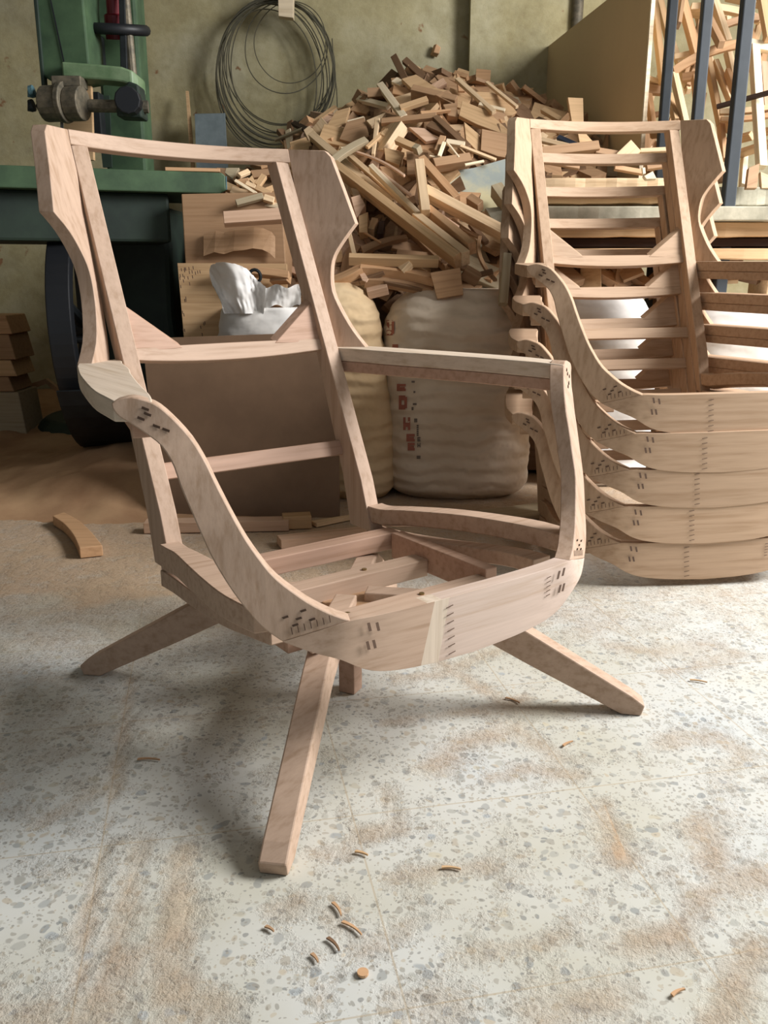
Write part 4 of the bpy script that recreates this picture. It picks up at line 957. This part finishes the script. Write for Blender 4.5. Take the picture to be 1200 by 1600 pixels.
# dark curved slab and stacked blocks, far left
m = MB(); A_ = cat([tuple(ground(x, y, .09)) for x, y in ((-40,662),(0,660),(35,652),(63,642))], 10); B2 = cat([tuple(ground(x, y, .09)) for x, y in ((-60,650),(-5,648),(28,642),(45,636))], 10); secs = []
for a, b in zip(A_, B2): h = Vector((0,0,-.085)); secs.append([a, b, b+h, a+h])
m.loft(secs); o = m.build('curved_slab', M['green'+'_dark'], None, .003); tag(o, 'dark curved slab lying at the foot of the block pile at far left', 'slab')
BL = ['lowest wood block in the pile at the far left edge', 'second wood block from the bottom at the far left edge', 'middle wood block in the pile at the far left edge', 'second wood block from the top at the far left edge', 'topmost wood block in the pile at the far left edge']
for i, (y0, y1, x1, tn) in enumerate(((652,612,36,'grey'),(612,588,20,'brown'),(588,562,24,'tan'),(562,522,21,'brown'),(522,492,16,'orange'))):
    Yb = 3.62; a = at(-60, y0, Yb); b = at(x1, y1, Yb); z0 = a.z if i else .005; m = MB(); m.prism([Vector((a.x-.1,Yb,z0)), Vector((b.x,Yb,z0)), Vector((b.x-.02,Yb,b.z-.002)), Vector((a.x-.1,Yb,b.z-.002))], (0,.2,0))
    o = m.build('wood_block', M[tn], None, .004); tag(o, BL[i], 'wood block', 'blocks piled at the far left')
P1 = at(37,607,3.9); P2 = at(72,596,3.85); P3 = at(100,618,3.6)
m = MB(); m.loft([[P+Vector((0,0,.012)), P+Vector((0,.03,.012)), P+Vector((0,.03,-.012)), P+Vector((0,0,-.012))] for P in (P1,P2,P3)]); o = m.build('bent_strip', M['brown'], None, .001); tag(o, 'bent brown strip lying against the wall beside the black saw wheel', 'wood strip')

# ---- sawdust drift at the foot of the saw
m = MB(); n1_, n2_ = 90, 70; vs = []
for j in range(n2_):
    for i in range(n1_):
        x = -2.3+2.15*i/(n1_-1); y = 2.35+2.08*j/(n2_-1)
        h = .13*math.exp(-((x+.80)/.42)**2-((y-3.05)/.42)**2) + .12*max(0,min(1,(y-3.3)/1.0))*max(0,min(1,(-x-.2)/.8)) + .05*math.exp(-((x+.75)/.3)**2-((y-2.62)/.16)**2)
        h = (h+.012)*max(0, min(1,(y-2.40+.12*noise.noise(Vector((x*3,1,1))))/.25))*max(0,min(1,(-.16-x)/.25))
        h += (.016*noise.fractal(Vector((x*7,y*7,2)),1,2,4))*min(1, h*30) - .002
        vs.append((x,y,h))
m.add(vs, [(j*n1_+i, j*n1_+i+1, (j+1)*n1_+i+1, (j+1)*n1_+i) for j in range(n2_-1) for i in range(n1_-1)])
o = m.build('sawdust_drift', M['dustheap'], None, 0, True); tag(o, 'low drift of brown sawdust on the floor around the band saw base', 'sawdust', kind='stuff')

# ---- heavy slabs and planks lying behind the stack
def slab(px0, px1, y0, y1, Yf, dep, mt, lab, c='plank', tilt=0.0, h=None):
    a = at(px0, y0, Yf); b = at(px1, y0, Yf); z1 = a.z; z0 = at((px0+px1)/2, y1, Yf).z; L_ = b.x-a.x
    m = MB(); n_ = 14; secs = []
    rr = random.Random(px0+y0)
    for i in range(n_+1):
        x = -L_/2+L_*i/n_; e = rr.uniform(-.004,.004); k = tilt*x
        secs.append([Vector((x,0+e,(z1-z0)/2+k+e*.6)), Vector((x,dep,(z1-z0)/2+k)), Vector((x,dep,-(z1-z0)/2+k)), Vector((x,e,-(z1-z0)/2+k))])
    m.loft(secs); o = m.build('plank', M[mt], None, .004); o.location = ((a.x+b.x)/2, Yf, (z0+z1)/2); return tag(o, lab, c)
slab(838, 1290, 405, 388, 2.92, .30, 'tan', 'lowest tan plank of the pile behind the stacked frames')
slab(845, 1290, 386, 372, 2.97, .26, 'black', 'thin black strip standing in for the shaded gap in the plank pile behind the stacked frames')  # black board put in for the shaded gap between two planks
slab(848, 1290, 370, 347, 2.93, .30, 'tan', 'tan plank under the dusty grey slab behind the stacked frames')
slab(838, 1290, 345, 322, 2.88, .34, 'dustgrey', 'thick dusty grey slab behind the stacked frames', 'slab')
slab(845, 1060, 318, 300, 3.06, .12, 'tan', 'rough edged plank lying on the dusty grey slab')
slab(850, 1075, 297, 278, 3.00, .16, 'pale', 'topmost pale plank of the pile behind the stacked frames')
slab(1100, 1290, 321, 292, 3.02, .22, 'dustgrey', 'dusty grey slab end right of the stacked frames', 'slab')
for x, lab in ((at(1040,600,3.02).x, 'rough wooden block propping the plank pile between the two pale sacks'), (at(1196,600,2.98).x, 'yellowish upright board at the right edge under the plank pile')):
    m = MB(); z1 = at(1000,405,2.92).z-.004; m.box((x, 3.05, z1/2), (.07,.16,z1-.008)); o = m.build('prop_block', M['pale' if x > 1 else 'brown'], None, .003); tag(o, lab, 'wood block')

# ---- chair parts leaning behind the posts
def fr(parts, label):
    root = empty('chair_back_frame', tuple(at(*parts[0][0:2], parts[0][6])*1.0)); tag(root, label, 'chair frame'); bpy.context.view_layer.update()
    for (x1,y1,x2,y2,w,mt,Y_,Y2,nm,bow) in parts:
        p = at(x1,y1,Y_); q = at(x2,y2,Y2); s = ((p+q)/2-CAM).dot(CF)/FPX
        o = stick3(p, q, w*s, .03, Vector((.1,-1,.1)), M[mt], nm, 1, bow); mw = o.matrix_world.copy(); o.parent = root; o.matrix_parent_inverse = Matrix.Translation(-Vector(root.location)); o.matrix_world = mw
    return root
fr([(1052,112,1165,68,13,'orange',3.40,3.36,'top_rail',.07),(1165,68,1215,78,13,'white',3.36,3.34,'top_rail',0),(1053,116,1072,200,9,'pale',3.40,3.30,'post',0),(1178,72,1190,262,13,'white',3.35,3.15,'post',0),
    (1124,175,1215,166,8,'pale',3.36,3.30,'cross_rail',-.03),(1126,187,1215,178,7,'orange',3.35,3.30,'cross_rail',-.03)], 'pale chair back frame with a curved top rail leaning behind the steel posts')
fr([(1079,12,1188,32,10,'pale',3.66,3.62,'top_rail',.06),(1060,-20,1090,92,12,'orange',3.66,3.5,'post',0),(1112,-10,1137,66,10,'pale',3.62,3.52,'post',0),(1137,80,1152,145,9,'pale',3.5,3.4,'post',0),(1131,40,1186,28,10,'brown',3.60,3.60,'cross_rail',.05)], 'tall chair back frame leaning furthest back behind the steel posts')
fr([(1105,90,1126,195,9,'tan',3.52,3.4,'post',0),(1126,195,1131,250,8,'orange',3.4,3.35,'post',0),(1053,90,1100,80,8,'pale',3.56,3.54,'cross_rail',0),(1117,97,1143,160,8,'pale',3.52,3.4,'post',0),(1066,122,1090,118,12,'orange',3.5,3.48,'corner_block',0)], 'tan chair back frame between the middle and right steel posts')
fr([(1020,-10,1036,130,9,'tan',3.75,3.55,'post',0),(1008,122,1030,130,7,'pale',3.6,3.6,'cross_rail',0),(1010,140,1036,142,13,'brown',3.6,3.6,'cross_rail',0),(1013,150,1022,212,8,'orange',3.58,3.45,'post',0),(1022,180,1040,176,7,'brown',3.56,3.56,'cross_rail',0)], 'chair back frame showing between the fibreboard sheet and left steel post')
FRS = [(1190,-10,1203,62,14,'tan','slanting tan batten at the top right corner'),(1108,32,1127,70,10,'brown','short brown stick behind the middle steel post'),(1046,150,1056,190,7,'tan','narrow stick right of the left steel post'),
 (1066,0,1060,40,6,'brown','brown stick end at the top beside the left steel post'),(1126,190,1146,208,7,'pale','short pale diagonal stick beside the right steel post'),(1128,224,1175,212,8,'tan','tan rail piece low behind the right steel post'),(1150,242,1205,224,9,'pale','pale rail piece at the right edge above the dusty slab'),
 (1185,207,1208,205,9,'pale','pale rail stub at the right edge'),(1163,245,1160,292,8,'white','pale upright offcut on the slab right of the stack'),(1136,112,1150,150,7,'orange','thin orange stick beside the right steel post'),(1192,100,1198,180,10,'pink','pinkish post at the very right edge'),(1085,120,1092,190,8,'brown','brown stick left of the middle steel post'),(1060,190,1040,236,9,'tan','tan diagonal stick over the top stacked frame'),(1020,210,1050,206,9,'brown','brown rail behind the wing of the top stacked frame')]
for x1,y1,x2,y2,w_,mt,lb in FRS: S(x1,y1,x2,y2,w_,mt,lb,Y=(3.45,3.32),t=.028,c='wood stick')
S(1120,167,1212,142,7,'black','dark flat bar crossing behind the right steel post',Y=(3.3,3.2),t=.012,c='bar')
Pq([(1143,232),(1157,235),(1152,292),(1136,290)],'brown','brown upright board end beside the right steel post',Y=3.0); Pq([(1170,262),(1187,255),(1183,294),(1166,294)],'brown','brown board with a splintered top at the right of the stack',Y=2.98); Pq([(1188,268),(1205,275),(1205,294),(1190,294)],'pale','pale curved offcut at the right edge on the slab',Y=3.02)
Pq([(1120,285),(1128,258),(1145,258),(1143,283)],'orange','orange brown board by the wing tip of the top stacked frame',Y=3.04)
# tangle of more chair parts beyond
rr = random.Random(21)
for k in range(16):
    x = rr.uniform(1030,1200); y = rr.uniform(-10,150); a = rr.choice((-.25,.22,1.35,.3))+rr.uniform(-.12,.12); L_ = rr.uniform(60,120)
    dx, dy = (L_*math.sin(a), L_*math.cos(a)); S(x,y,x+dx,y+dy,rr.uniform(6,10),rr.choice(('tan','brown','pale','orange')),None,Y=(3.95,3.75),t=.028,c='wood stick')
for o in list(COL.objects):
    if o.get('group') and o.get('group') in ('offcuts behind the stacked frames','offcuts on the crest of the heap') and o.location.y > 3.7 and o.location.x > 1.0:
        o['label'] = 'loose chair part in the tangle against the wall behind the steel posts'; o['group'] = 'chair parts behind the posts'
# ---- chips and shavings on the front floor
CH = [(215,1186,250,1187,'brown'),(520,1410,533,1430,'orange'),(512,1465,530,1485,'dark'),(535,1440,565,1460,'orange'),(415,1447,428,1455,'brown'),(487,1490,497,1503,'brown'),(1050,1555,1070,1545,'orange'),(880,1165,895,1158,'orange'),(690,1355,720,1358,'tan'),(555,1330,575,1336,'tan'),(790,1090,812,1098,'brown'),(1078,1062,1105,1066,'tan')]
for x1,y1,x2,y2,mt in CH:
    P = ground(x1,y1,.003); Q = ground(x2,y2,.003); o = stick3(P,Q,.004,.002,Vector((0,0,1)),M[mt],'wood_shaving',.4,.08,0); tag(o,'thin wood shaving lying on the terrazzo floor in front','wood shaving','shavings on the front floor')
o = None
m = MB(); p = ground(567,1520,.002); m.disc(p,(0,0,1),.006,.003,14); o = m.build('wood_chip', M['orange']); tag(o,'small round reddish chip on the floor near the bottom centre','wood chip')
